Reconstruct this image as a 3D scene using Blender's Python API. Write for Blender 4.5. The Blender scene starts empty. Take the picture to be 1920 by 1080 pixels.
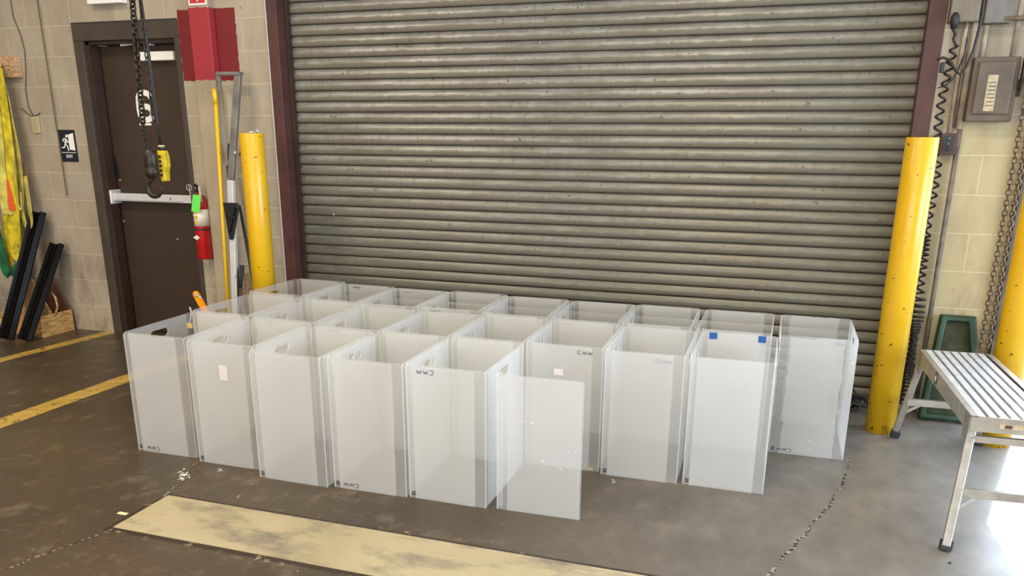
import bpy, bmesh, math, random
from mathutils import Vector, Matrix
R = math.radians
random.seed(7)
sc = bpy.context.scene
COL = sc.collection

# ------------------------------------------------------------------ camera
CAM = Vector((0.7554, -4.9335, 1.5041))
RT = Vector((0.949592, 0.313429, 0.006126)).normalized()
FW = Vector((-0.29792, 0.908339, -0.293538)).normalized()
UP = RT.cross(FW).normalized()
FPX = 1515.07
cd = bpy.data.cameras.new('camera')
cam = bpy.data.objects.new('camera', cd)
COL.objects.link(cam)
cam.matrix_world = Matrix(((RT.x, UP.x, -FW.x, CAM.x), (RT.y, UP.y, -FW.y, CAM.y), (RT.z, UP.z, -FW.z, CAM.z), (0, 0, 0, 1)))
cd.sensor_width = 36
cd.lens = FPX / 1920 * 36
cd.shift_y = 180 / 1920
cd.clip_start = 0.05
sc.camera = cam


def at(x, y, Y=None, z=None):
    """the point of a vertical plane Y or a level z seen at a picture position"""
    d = RT * ((x - 960) / FPX) - UP * ((y - 720) / FPX) + FW
    t = (Y - CAM.y) / d.y if Y is not None else (z - CAM.z) / d.z
    return CAM + d * t


# ------------------------------------------------------------------ light
sc.view_settings.view_transform = 'Standard'
sc.view_settings.look = 'None'
sc.view_settings.exposure = 0.08
sc.view_settings.gamma = 1
sc.view_settings.use_curve_mapping = False
sc.cycles.transparent_max_bounces = 40
sc.cycles.max_bounces = 10
sc.cycles.diffuse_bounces = 5
sc.cycles.transmission_bounces = 8
sc.cycles.sample_clamp_indirect = 2
sc.cycles.denoising_input_passes = 'RGB_ALBEDO_NORMAL'

w = bpy.data.worlds.new('sky')
sc.world = w
w.use_nodes = True
w.node_tree.nodes['Background'].inputs[0].default_value = (0.66, 0.83, 1.0, 1)
w.node_tree.nodes['Background'].inputs[1].default_value = 2.2


def lamp(name, kind, loc, energy, color, size=None, size_y=None, direction=None):
    l = bpy.data.lights.new(name, kind)
    l.energy = energy
    l.color = color
    if kind == 'AREA':
        l.shape = 'RECTANGLE'
        l.size = size
        l.size_y = size_y or size
    o = bpy.data.objects.new(name, l)
    COL.objects.link(o)
    o.location = loc
    if direction:
        o.rotation_euler = Vector(direction).to_track_quat('-Z', 'Y').to_euler()
    return o


sun = lamp('sun', 'SUN', (6, 6, 8), 9.0, (1.0, 0.96, 0.9), direction=(-0.29, -1.0, -0.95))
sun.data.angle = R(1.5)
# rows of warm high-bay fixtures under the ceiling (above the picture)
for lx, ly, e in ((-3.4, -3.3, 110), (0.0, -3.3, 95), (-3.2, -6.6, 100), (0.6, -6.6, 95)):
    lamp('high_bay_light', 'AREA', (lx, ly, 4.35), e, (1.0, 0.84, 0.62), 1.3, 0.5, (0, 0, -1))
# daylight of the open bay on the right
lamp('bay_daylight', 'AREA', (3.7, 0.35, 1.9), 330, (0.72, 0.84, 1.0), 3.0, 3.2, (-0.25, -1, -0.15))
# fill lamps added at unseen openings, in the right wall and behind the camera
lamp('fill_light', 'AREA', (7.55, -3.9, 1.9), 660, (0.64, 0.79, 1.0), 4.2, 3.4, (-1, 0.05, -0.05))
lamp('fill_light', 'AREA', (-0.6, -10.05, 2.0), 300, (1.0, 0.90, 0.76), 6.4, 3.4, (0, 1, -0.04))


# ------------------------------------------------------------------ node helpers
class NT:
    def __init__(s, name):
        s.m = bpy.data.materials.new(name)
        s.m.use_nodes = True
        s.t = s.m.node_tree
        s.n = s.t.nodes
        s.n.clear()
        s.out = s.n.new('ShaderNodeOutputMaterial')

    def node(s, kind, ins=None, **kw):
        n = s.n.new(kind)
        for k, v in kw.items():
            setattr(n, k, v)
        for k, v in (ins or {}).items():
            s.put(n.inputs[k], v)
        return n

    def put(s, sock, v):
        if isinstance(v, bpy.types.NodeSocket):
            s.t.links.new(v, sock)
        elif v is not None:
            if isinstance(v, (tuple, list)) and len(v) == 3 and sock.type == 'RGBA':
                v = (*v, 1)
            sock.default_value = v

    def math(s, op, a, b=None, c=None, clamp=False):
        n = s.node('ShaderNodeMath', operation=op, use_clamp=clamp)
        s.put(n.inputs[0], a)
        if b is not None: s.put(n.inputs[1], b)
        if c is not None: s.put(n.inputs[2], c)
        return n.outputs[0]

    def vmath(s, op, a, b=None):
        n = s.node('ShaderNodeVectorMath', operation=op)
        s.put(n.inputs[0], a)
        if b is not None:
            s.put(n.inputs['Scale' if op == 'SCALE' else 1], b)
        return n.outputs['Value'] if op in ('DOT_PRODUCT', 'LENGTH', 'DISTANCE') else n.outputs[0]

    def mix(s, f, a, b, blend='MIX'):
        n = s.node('ShaderNodeMix', data_type='RGBA', blend_type=blend)
        s.put(n.inputs[0], f)
        s.put(n.inputs[6], a)
        s.put(n.inputs[7], b)
        return n.outputs[2]

    def ramp(s, v, lo, hi):
        n = s.node('ShaderNodeMapRange', clamp=True)
        s.put(n.inputs[0], v)
        n.inputs[1].default_value = lo
        n.inputs[2].default_value = hi
        return n.outputs[0]

    def noise(s, vec, scale, detail=4, rough=0.55):
        n = s.node('ShaderNodeTexNoise', {'Vector': vec, 'Scale': scale, 'Detail': detail, 'Roughness': rough})
        return n.outputs[0]

    def pos(s):
        return s.node('ShaderNodeNewGeometry').outputs['Position']

    def obj(s):
        return s.node('ShaderNodeTexCoord').outputs['Object']

    def xyz(s, v):
        return s.node('ShaderNodeSeparateXYZ', {0: v}).outputs

    def comb(s, x, y, z):
        return s.node('ShaderNodeCombineXYZ', {0: x, 1: y, 2: z}).outputs[0]

    def bump(s, h, strength=0.3, dist=0.01):
        return s.node('ShaderNodeBump', {'Height': h, 'Strength': strength, 'Distance': dist}).outputs[0]

    def bsdf(s, color, rough=0.5, metal=0.0, normal=None, **kw):
        n = s.node('ShaderNodeBsdfPrincipled', {'Base Color': color, 'Roughness': rough, 'Metallic': metal})
        if normal is not None: s.put(n.inputs['Normal'], normal)
        for k, v in kw.items(): s.put(n.inputs[k.replace('_', ' ')], v)
        s.t.links.new(n.outputs[0], s.out.inputs[0])
        return n


def seg(s, p, a, b):
    a = Vector((a[0], a[1], 0)); b = Vector((b[0], b[1], 0))
    pa = s.vmath('SUBTRACT', p, tuple(a))
    ba = b - a
    h = s.math('DIVIDE', s.vmath('DOT_PRODUCT', pa, tuple(ba)), ba.dot(ba), clamp=True)
    return s.vmath('LENGTH', s.vmath('SUBTRACT', pa, s.vmath('SCALE', s.node('ShaderNodeCombineXYZ', {0: ba.x, 1: ba.y, 2: 0}).outputs[0], h)))


M = {}


def plain(name, color, rough=0.5, metal=0.0, var=0.12, scale=18, bump=0.0, emit=None, **kw):
    s = NT(name)
    o = s.obj()
    nz = s.noise(o, scale)
    dark = tuple(c * (1 - var * 1.6) for c in color)
    light = tuple(min(1, c * (1 + var)) for c in color)
    c = s.mix(s.ramp(nz, 0.3, 0.7), dark, light)
    nm = s.bump(nz, bump, 0.004) if bump else None
    b = s.bsdf(c, rough, metal, nm, **kw)
    if emit:
        b.inputs['Emission Color'].default_value = (*color, 1)
        b.inputs['Emission Strength'].default_value = emit
    M[name] = s.m
    return s.m


plain('maroon_paint', (0.070, 0.022, 0.020), 0.55, var=0.2, scale=9)
plain('brown_paint', (0.043, 0.026, 0.017), 0.42, var=0.08, scale=5)
plain('frame_paint', (0.056, 0.040, 0.031), 0.45, var=0.15, scale=6)
plain('frame_reveal', (0.038, 0.018, 0.012), 0.5, var=0.2, scale=6)
plain('white_paint', (0.78, 0.76, 0.73), 0.4, var=0.04)
plain('ivory_plastic', (0.42, 0.34, 0.19), 0.5, var=0.1)
plain('black_plastic', (0.012, 0.012, 0.014), 0.4, var=0.1)
plain('black_gloss', (0.006, 0.005, 0.004), 0.25, var=0.3, scale=30, Specular_IOR_Level=0.06)
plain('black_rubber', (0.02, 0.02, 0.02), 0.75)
plain('dark_steel', (0.035, 0.028, 0.022), 0.45, 0.6, var=0.4, scale=40)
plain('sign_black', (0.006, 0.008, 0.016), 0.45, var=0.05)
plain('aluminium', (0.40, 0.375, 0.33), 0.42, 0.7, var=0.15, scale=14)
plain('deck_aluminium', (0.72, 0.75, 0.80), 0.35, 0.35, var=0.1, scale=20)
plain('deck_groove', (0.13, 0.095, 0.075), 0.6, 0.1, var=0.2)
plain('steel_bar', (0.24, 0.22, 0.20), 0.5, 0.6, var=0.25, scale=8)
plain('silver_bar', (0.62, 0.62, 0.63), 0.35, 0.25, var=0.05)
plain('ext_red', (0.42, 0.008, 0.010), 0.28, var=0.08)
plain('sign_red', (0.50, 0.03, 0.035), 0.45, var=0.06)
plain('label_white', (0.72, 0.70, 0.62), 0.5, var=0.1, scale=90)
plain('label_cream', (0.40, 0.32, 0.20), 0.6, var=0.2, scale=60)
plain('label_yellow', (0.62, 0.45, 0.03), 0.5)
plain('green_tag', (0.14, 0.72, 0.10), 0.6, var=0.05)
plain('tape_blue', (0.0, 0.075, 0.28), 0.5, var=0.06)
plain('orange_plastic', (0.85, 0.30, 0.0), 0.4, var=0.05)
plain('sling_yellow', (0.60, 0.47, 0.015), 0.8, var=0.35, scale=12, bump=0.3)
plain('sling_pale', (0.52, 0.44, 0.09), 0.8, var=0.3, scale=12, bump=0.3)
plain('sling_green', (0.004, 0.10, 0.035), 0.8, var=0.4, scale=14, bump=0.3)
plain('sling_orange', (0.55, 0.13, 0.02), 0.8, var=0.3, scale=12)
plain('tag_orange', (0.75, 0.10, 0.02), 0.6, var=0.15, scale=60)
plain('green_plastic', (0.016, 0.055, 0.028), 0.55, var=0.3, scale=9)
plain('tray_liner', (0.034, 0.040, 0.018), 0.9, var=0.35, scale=14)
plain('control_maroon', (0.06, 0.02, 0.02), 0.5)
plain('button_green', (0.025, 0.07, 0.04), 0.4)
plain('panel_grey', (0.105, 0.076, 0.054), 0.55, 0.1, var=0.2, scale=8)
plain('box_grey', (0.17, 0.14, 0.105), 0.6, var=0.12)
plain('box_blue_grey', (0.15, 0.135, 0.12), 0.6, var=0.12)
plain('conduit_paint', (0.36, 0.30, 0.22), 0.55, var=0.25, scale=12)
plain('conduit_steel', (0.19, 0.155, 0.12), 0.6, 0.2, var=0.35, scale=12)
plain('cord_black', (0.012, 0.010, 0.010), 0.55)
plain('rail_steel', (0.13, 0.115, 0.10), 0.55, 0.4, var=0.3, scale=10)
plain('cream_trim', (0.62, 0.56, 0.33), 0.5, var=0.08)
plain('chain_steel', (0.16, 0.12, 0.095), 0.5, 0.7, var=0.3, scale=30)
plain('rope_brown', (0.06, 0.045, 0.03), 0.8, var=0.3, scale=60)
plain('paper_cream', (0.72, 0.63, 0.38), 0.7, var=0.05)
plain('ink', (0.05, 0.055, 0.065), 0.6)
plain('ink_faint', (0.30, 0.32, 0.36), 0.6)
plain('sticker_dark', (0.03, 0.035, 0.045), 0.5)
plain('sticker_pale', (0.60, 0.55, 0.55), 0.5, var=0.05, scale=200)
plain('ceiling_paint', (0.55, 0.53, 0.48), 0.8)
plain('exterior_concrete', (0.62, 0.60, 0.56), 0.8)
plain('pendant_yellow', (0.48, 0.34, 0.01), 0.4, var=0.25, scale=40)
plain('brush_wood', (0.10, 0.035, 0.02), 0.5)
plain('chip_white', (0.70, 0.66, 0.55), 0.8)
plain('rust_chip', (0.10, 0.03, 0.02), 0.8)


def wood_mat(name, a, b):
    s = NT(name)
    o = s.obj()
    v = s.vmath('MULTIPLY', o, (9, 2.4, 26))
    n1 = s.noise(v, 1.1, 3, 0.5)
    st = s.math('FRACT', s.math('MULTIPLY', n1, 8.0))
    tri = s.math('ABSOLUTE', s.math('SUBTRACT', st, 0.5))
    c = s.mix(s.ramp(tri, 0.05, 0.35), a, b)
    s.bsdf(c, 0.6)
    M[name] = s.m


wood_mat('plywood', (0.34, 0.18, 0.055), (0.66, 0.42, 0.17))
wood_mat('pale_wood', (0.30, 0.17, 0.08), (0.50, 0.32, 0.18))
wood_mat('dark_wood', (0.10, 0.04, 0.02), (0.17, 0.07, 0.035))

# bollard paint: yellow, chipped
s = NT('bollard_paint')
o = s.obj()
z = s.xyz(o)[2]
n1 = s.noise(s.vmath('MULTIPLY', o, (1, 1, 1.4)), 26, 3, 0.6)
n2 = s.noise(o, 7, 4)
low = s.ramp(z, 0.22, 0.0)
chip = s.ramp(s.math('ADD', n1, s.math('MULTIPLY', low, 0.045)), 0.685, 0.695)
scuff = s.math('MULTIPLY', s.ramp(s.noise(s.vmath('MULTIPLY', o, (1, 1, 0.5)), 40, 5, 0.7), 0.55, 0.68), s.math('MULTIPLY', s.ramp(z, 0.20, 0.02), 0.75))
c = s.mix(s.ramp(n2, 0.25, 0.75), (0.57, 0.325, 0.004), (0.65, 0.385, 0.008))
c = s.mix(scuff, c, (0.10, 0.075, 0.03))
c = s.mix(chip, c, (0.10, 0.03, 0.012))
s.bsdf(c, 0.32)
M['bollard_paint'] = s.m
s = NT('pole_paint')
o = s.obj()
n1 = s.noise(o, 60, 3)
c = s.mix(s.ramp(n1, 0.66, 0.70), (0.80, 0.52, 0.01), (0.30, 0.20, 0.06))
s.bsdf(c, 0.35)
M['pole_paint'] = s.m

# block wall with painted courses
def wall_material(name, red=False, smooth=False):
    s = NT(name)
    p = s.pos()
    X, Y, Z = s.xyz(p)[:3]
    jit = s.noise(p, 6, 3)
    if not smooth:
        br = s.node('ShaderNodeTexBrick', {'Vector': s.comb(s.math('ADD', X, 0.11), Z, 0.0), 'Scale': 1.0, 'Mortar Size': 0.0042,
                                           'Mortar Smooth': 0.35, 'Brick Width': 0.4064, 'Row Height': 0.2032,
                                           'Color1': (0.30, 0.30, 0.30), 'Color2': (0.55, 0.55, 0.55), 'Mortar': (1, 1, 1)}, offset=0.5)
        mort = br.outputs['Fac']
    base = s.mix(s.ramp(s.noise(p, 2.3, 5), 0.3, 0.7), (0.29, 0.235, 0.160), (0.39, 0.32, 0.225))
    if not smooth:
        base = s.mix(0.10, base, br.outputs['Color'])
    # cream dado on the right of the shutter
    dado = s.math('MULTIPLY', s.ramp(X, 1.44, 1.46), s.math('MULTIPLY', s.ramp(Z, 1.60, 1.57), s.ramp(X, 1.47, 1.60)))
    base = s.mix(s.math('MULTIPLY', dado, 0.85), base, (0.43, 0.365, 0.205))
    # dirt, heavier in the lowest courses
    dz = s.ramp(Z, 0.9, 0.0)
    dn = s.ramp(s.noise(s.vmath('MULTIPLY', p, (1.3, 1, 0.6)), 5.5, 8, 0.70), 0.46, 0.72)
    base = s.mix(s.math('MULTIPLY', dn, s.math('ADD', s.math('MULTIPLY', dz, 0.8), 0.28)), base, (0.12, 0.09, 0.065))
    spots = s.ramp(s.noise(s.vmath('MULTIPLY', p, (1.4, 1, 0.8)), 22, 3, 0.6), 0.70, 0.76)
    base = s.mix(s.math('MULTIPLY', spots, 0.7), base, (0.07, 0.055, 0.04))
    if not smooth:
        base = s.mix(s.math('MULTIPLY', mort, 0.5), base, s.mix(dado, (0.46, 0.40, 0.29), (0.60, 0.54, 0.36)))
    if red:
        e = s.math('MULTIPLY', s.math('SUBTRACT', s.noise(p, 30, 3), 0.5), 0.02)
        xr = s.math('ADD', X, e)
        zr = s.math('ADD', Z, e)
        m1 = s.math('MULTIPLY', s.ramp(xr, -3.262, -3.258), s.ramp(xr, -2.797, -2.801))
        m2 = s.math('MULTIPLY', s.ramp(zr, 1.848, 1.852), s.ramp(zr, 2.302, 2.298))
        base = s.mix(s.math('MULTIPLY', m1, m2), base, (0.150, 0.004, 0.007) if not smooth else (0.30, 0.019, 0.028))
    pit = s.noise(p, 120, 3, 0.7)
    h = s.math('ADD', s.math('MULTIPLY', pit, 0.35), s.math('MULTIPLY', jit, 0.3))
    if not smooth:
        h = s.math('SUBTRACT', h, s.math('MULTIPLY', mort, 0.35))
    s.bsdf(base, 0.62, 0, s.bump(h, 0.45, 0.006))
    M[name] = s.m


wall_material('block_wall', red=True)
wall_material('column_paint', red=True, smooth=True)

# floor
s = NT('concrete_floor')
p = s.pos()
X, Y, Z = s.xyz(p)[:3]
big = s.noise(p, 0.9, 6, 0.6)
mid = s.noise(s.vmath('MULTIPLY', p, (1.6, 1, 1)), 5, 8, 0.65)
fine = s.noise(p, 60, 5, 0.65)
c = s.mix(s.ramp(big, 0.3, 0.7), (0.040, 0.028, 0.016), (0.084, 0.061, 0.036))
c = s.mix(s.ramp(X, -0.3, 2.2), c, s.mix(s.ramp(big, 0.3, 0.7), (0.195, 0.185, 0.17), (0.27, 0.258, 0.24)))  # paler to the right: skylight from the bay painted into the floor colour
c = s.mix(s.math('MULTIPLY', s.ramp(mid, 0.42, 0.72), 0.45), c, (0.055, 0.043, 0.030))
c = s.mix(s.math('MULTIPLY', s.ramp(mid, 0.45, 0.28), 0.36), c, (0.24, 0.19, 0.13))
c = s.mix(s.math('MULTIPLY', s.ramp(s.noise(s.vmath('MULTIPLY', p, (1, 2.2, 1)), 7, 8, 0.72), 0.56, 0.68), 0.35), c, (0.18, 0.155, 0.12))
c = s.mix(s.math('MULTIPLY', s.ramp(fine, 0.60, 0.75), 0.5), c, (0.24, 0.20, 0.15))
c = s.mix(s.ramp(s.noise(p, 34, 2, 0.5), 0.765, 0.785), c, (0.50, 0.44, 0.33))
c = s.mix(s.math('MULTIPLY', s.ramp(s.noise(p, 21, 3, 0.6), 0.74, 0.77), 0.85), c, (0.035, 0.026, 0.02))
wob = s.node('ShaderNodeTexNoise', {'Vector': p, 'Scale': 9.0, 'Detail': 4.0}).outputs[1]
pj = s.vmath('ADD', s.vmath('MULTIPLY', p, (1, 1, 0)), s.vmath('SCALE', s.vmath('SUBTRACT', wob, (0.5, 0.5, 0.5)), 0.05))
# yellow lane lines
wear = s.ramp(s.noise(p, 16, 7, 0.7), 0.56, 0.61)
pz = s.vmath('ADD', s.vmath('MULTIPLY', p, (1, 1, 0)), s.vmath('SCALE', s.vmath('SUBTRACT', wob, (0.5, 0.5, 0.5)), 0.018))
lines = None
for a, b, hw in (((-4.46, -2.8), (-4.205, 0.0), 0.052), ((-3.19, -4.6), (-3.135, 0.0), 0.072)):
    dd = seg(s, pz, a, b)
    mk = s.ramp(dd, hw + 0.003, hw - 0.003)
    lines = mk if lines is None else s.math('MAXIMUM', lines, mk)
yel = s.mix(s.ramp(s.noise(p, 11, 5), 0.3, 0.7), (0.40, 0.25, 0.045), (0.56, 0.38, 0.09))
c = s.mix(s.math('MULTIPLY', lines, s.math('SUBTRACT', 1.0, s.math('MULTIPLY', wear, 0.85))), c, yel)
# groove round the inset slab
gx = s.math('SUBTRACT', s.math('ABSOLUTE', s.math('SUBTRACT', X, 1.35)), 3.015)
gy = s.math('SUBTRACT', s.math('ABSOLUTE', s.math('SUBTRACT', s.math('ADD', Y, s.math('MULTIPLY', mid, 0.012)), -2.502)), 0.160)
gr = s.math('MAXIMUM', gx, gy)
c = s.mix(s.ramp(gr, 0.024, 0.016), c, (0.030, 0.018, 0.010))
crumb = s.math('MULTIPLY', s.ramp(s.math('ABSOLUTE', gr), 0.07, 0.0), s.ramp(s.noise(p, 12, 8, 0.75), 0.58, 0.66))
c = s.mix(crumb, c, (0.42, 0.34, 0.21))
cracks = [((1.20, -0.80), (1.176, -0.95), 0.0035), ((1.176, -0.95), (1.10, -1.40), 0.006), ((1.10, -1.40), (0.86, -2.11), 0.008), ((0.86, -2.11), (0.79, -2.33), 0.008),
          ((-1.83, -1.90), (-1.672, -2.353), 0.005), ((-1.656, -2.67), (-1.80, -3.1), 0.005), ((-1.41, -2.05), (-1.36, -2.33), 0.004)]
cr = None
for a, b, hw in cracks:
    mk = s.ramp(seg(s, pj, a, b), hw * 1.25, hw * 0.6)
    cr = mk if cr is None else s.math('MAXIMUM', cr, mk)
c = s.mix(cr, c, s.mix(s.ramp(s.noise(p, 55, 2), 0.48, 0.6), (0.022, 0.016, 0.012), (0.30, 0.26, 0.2)))
rough = s.math('ADD', 0.20, s.math('MULTIPLY', mid, 0.34))
h = s.math('SUBTRACT', s.math('ADD', s.math('MULTIPLY', mid, 0.5), s.math('MULTIPLY', fine, 0.15)), cr)
s.bsdf(c, rough, 0, s.bump(h, 0.25, 0.004), Specular_IOR_Level=0.45)
M['concrete_floor'] = s.m

s = NT('slab_paint')
p = s.pos()
mid = s.noise(s.vmath('MULTIPLY', p, (1, 2.2, 1)), 2.6, 8, 0.68)
c = s.mix(s.ramp(s.noise(p, 1.6, 5), 0.3, 0.7), (0.31, 0.255, 0.145), (0.41, 0.345, 0.215))
c = s.mix(s.math('MULTIPLY', s.ramp(mid, 0.50, 0.66), 0.8), c, (0.12, 0.105, 0.09))
c = s.mix(s.math('MULTIPLY', s.ramp(s.noise(p, 14, 6, 0.7), 0.56, 0.7), 0.5), c, (0.30, 0.25, 0.17))
s.bsdf(c, 0.6, 0, s.bump(mid, 0.2, 0.004))
M['slab_paint'] = s.m

# galvanised shutter
s = NT('galvanised_slats')
p = s.pos()
X, Y, Z = s.xyz(p)[:3]
v = s.vmath('MULTIPLY', p, (1.2, 1, 9))
n1 = s.noise(v, 3.2, 7, 0.65)
n2 = s.noise(s.vmath('MULTIPLY', p, (1.0, 1, 0.5)), 26, 5, 0.65)
n3 = s.noise(p, 60, 3, 0.6)
c = s.mix(s.ramp(n1, 0.3, 0.7), (0.135, 0.130, 0.112), (0.30, 0.30, 0.285))  # bluish window reflection mixed into the base grey
st = s.noise(s.vmath('MULTIPLY', p, (1.0, 1, 0.35)), 26, 6, 0.7)
c = s.mix(s.math('MULTIPLY', s.ramp(st, 0.50, 0.66), 0.6), c, (0.13, 0.115, 0.085))
# grime lying along the lower edge of every slat
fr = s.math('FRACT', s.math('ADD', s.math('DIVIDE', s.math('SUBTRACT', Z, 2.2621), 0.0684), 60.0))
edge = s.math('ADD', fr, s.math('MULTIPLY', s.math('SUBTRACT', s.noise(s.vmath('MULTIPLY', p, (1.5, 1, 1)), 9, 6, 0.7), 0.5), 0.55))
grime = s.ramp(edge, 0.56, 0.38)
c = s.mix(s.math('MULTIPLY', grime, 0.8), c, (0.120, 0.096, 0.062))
c = s.mix(s.math('MULTIPLY', s.ramp(Z, 2.0, 0.7), 0.68), c, (0.085, 0.077, 0.056))  # darker towards the floor: fading overhead light painted into the slats
c = s.mix(s.math('MULTIPLY', s.ramp(X, -0.6, 0.6), 0.4), c, (0.125, 0.112, 0.075))  # left part stays paler, a painted stand-in for its window sheen
c = s.mix(s.ramp(s.noise(p, 30, 2, 0.5), 0.70, 0.73), c, (0.09, 0.075, 0.06))
c = s.mix(s.ramp(s.noise(p, 17, 2, 0.5), 0.785, 0.80), c, (0.75, 0.72, 0.65))
s.bsdf(c, s.math('ADD', 0.37, s.math('MULTIPLY', grime, 0.3)), s.math('SUBTRACT', 0.35, s.math('MULTIPLY', grime, 0.3)), s.bump(n2, 0.10, 0.002))
M['galvanised_slats'] = s.m


# clear sheet plastic with a milky film over its middle
def plastic(name, clear=0.80, film=0.56, ragged=0.0, specks=0.0, tint=(0.79, 0.785, 0.775), margin=(0.028, 0.048), filmtop=0.003):
    s = NT(name)
    uv = s.node('ShaderNodeUVMap', uv_map='UVMap').outputs[0]
    U, V, W_ = s.xyz(uv)[:3]
    wd = s.node('ShaderNodeUVMap', uv_map='Size').outputs[0]
    SX, SY = s.xyz(wd)[:2]
    o = s.vmath('ADD', s.vmath('MULTIPLY', uv, (1, 1, 0)), s.vmath('SCALE', s.node('ShaderNodeObjectInfo').outputs['Location'], 3.0))
    e = s.math('MULTIPLY', s.math('SUBTRACT', s.noise(o, 9, 5, 0.6), 0.5), 0.004 + ragged)
    u1 = s.math('ADD', U, e)
    m = s.math('MULTIPLY', s.ramp(u1, margin[0] - 0.003, margin[0] + 0.003),
               s.ramp(s.math('SUBTRACT', SX, u1), margin[1] - 0.003, margin[1] + 0.003))
    m = s.math('MULTIPLY', m, s.ramp(s.math('SUBTRACT', SY, s.math('ADD', V, e)), filmtop - 0.002, filmtop + 0.002))
    tr = s.math('SUBTRACT', clear, s.math('MULTIPLY', m, clear - film))
    hz = s.noise(o, 2.2, 5, 0.6)
    tr = s.math('ADD', tr, s.math('MULTIPLY', s.math('SUBTRACT', hz, 0.5), 0.10))
    col = tint
    if specks:
        sp = s.ramp(s.noise(o, 55, 3, 0.6), 0.72 - specks, 0.745 - specks)
        sp = s.math('MULTIPLY', sp, s.ramp(s.noise(o, 5, 2), 0.42, 0.6))
        tr = s.math('MULTIPLY', tr, s.math('SUBTRACT', 1.0, sp))
        col = s.mix(sp, tint, (1, 1, 1))
    tr = s.math('MAXIMUM', s.math('MINIMUM', tr, 1.0), 0.0)
    d = s.node('ShaderNodeBsdfDiffuse', {'Color': col})
    t = s.node('ShaderNodeBsdfTranslucent', {'Color': col})
    dt = s.node('ShaderNodeMixShader', {0: 0.52, 1: d.outputs[0], 2: t.outputs[0]})
    tp = s.node('ShaderNodeBsdfTransparent', {'Color': (0.985, 0.985, 0.98, 1)})
    a = s.node('ShaderNodeMixShader', {0: tr, 1: dt.outputs[0], 2: tp.outputs[0]})
    s.t.links.new(a.outputs[0], s.out.inputs[0])
    M[name] = s.m


plastic('sheet_plastic')
plastic('sheet_plastic_shaded', clear=0.86, film=0.72)  # clearer copy that imitates shade on the leftmost side panels
plastic('sheet_plastic_ragged', clear=0.80, film=0.60, ragged=0.045, specks=0.035, margin=(0.05, 0.055))
plastic('sheet_plastic_scratched', clear=0.80, film=0.60, specks=0.045, margin=(0.045, 0.004))
plastic('sheet_base', clear=0.90, film=0.90)
s = NT('sheet_edge')  # whiter than the sheet: light caught by the edges, put into the colour
d = s.node('ShaderNodeBsdfDiffuse', {'Color': (0.93, 0.93, 0.90, 1)})
t = s.node('ShaderNodeBsdfTranslucent', {'Color': (0.93, 0.93, 0.90, 1)})
g = s.node('ShaderNodeBsdfGlossy', {'Color': (1, 1, 1, 1), 'Roughness': 0.25})
a = s.node('ShaderNodeMixShader', {0: 0.5, 1: d.outputs[0], 2: t.outputs[0]})
b = s.node('ShaderNodeMixShader', {0: 0.12, 1: a.outputs[0], 2: g.outputs[0]})
tp = s.node('ShaderNodeBsdfTransparent', {'Color': (1, 1, 1, 1)})
b = s.node('ShaderNodeMixShader', {0: 0.45, 1: b.outputs[0], 2: tp.outputs[0]})
s.t.links.new(b.outputs[0], s.out.inputs[0])
M['sheet_edge'] = s.m

# ------------------------------------------------------------------ mesh helpers
WO = {}


def wo(o):
    return WO.get(o.name, Vector((0, 0, 0)))


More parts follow.
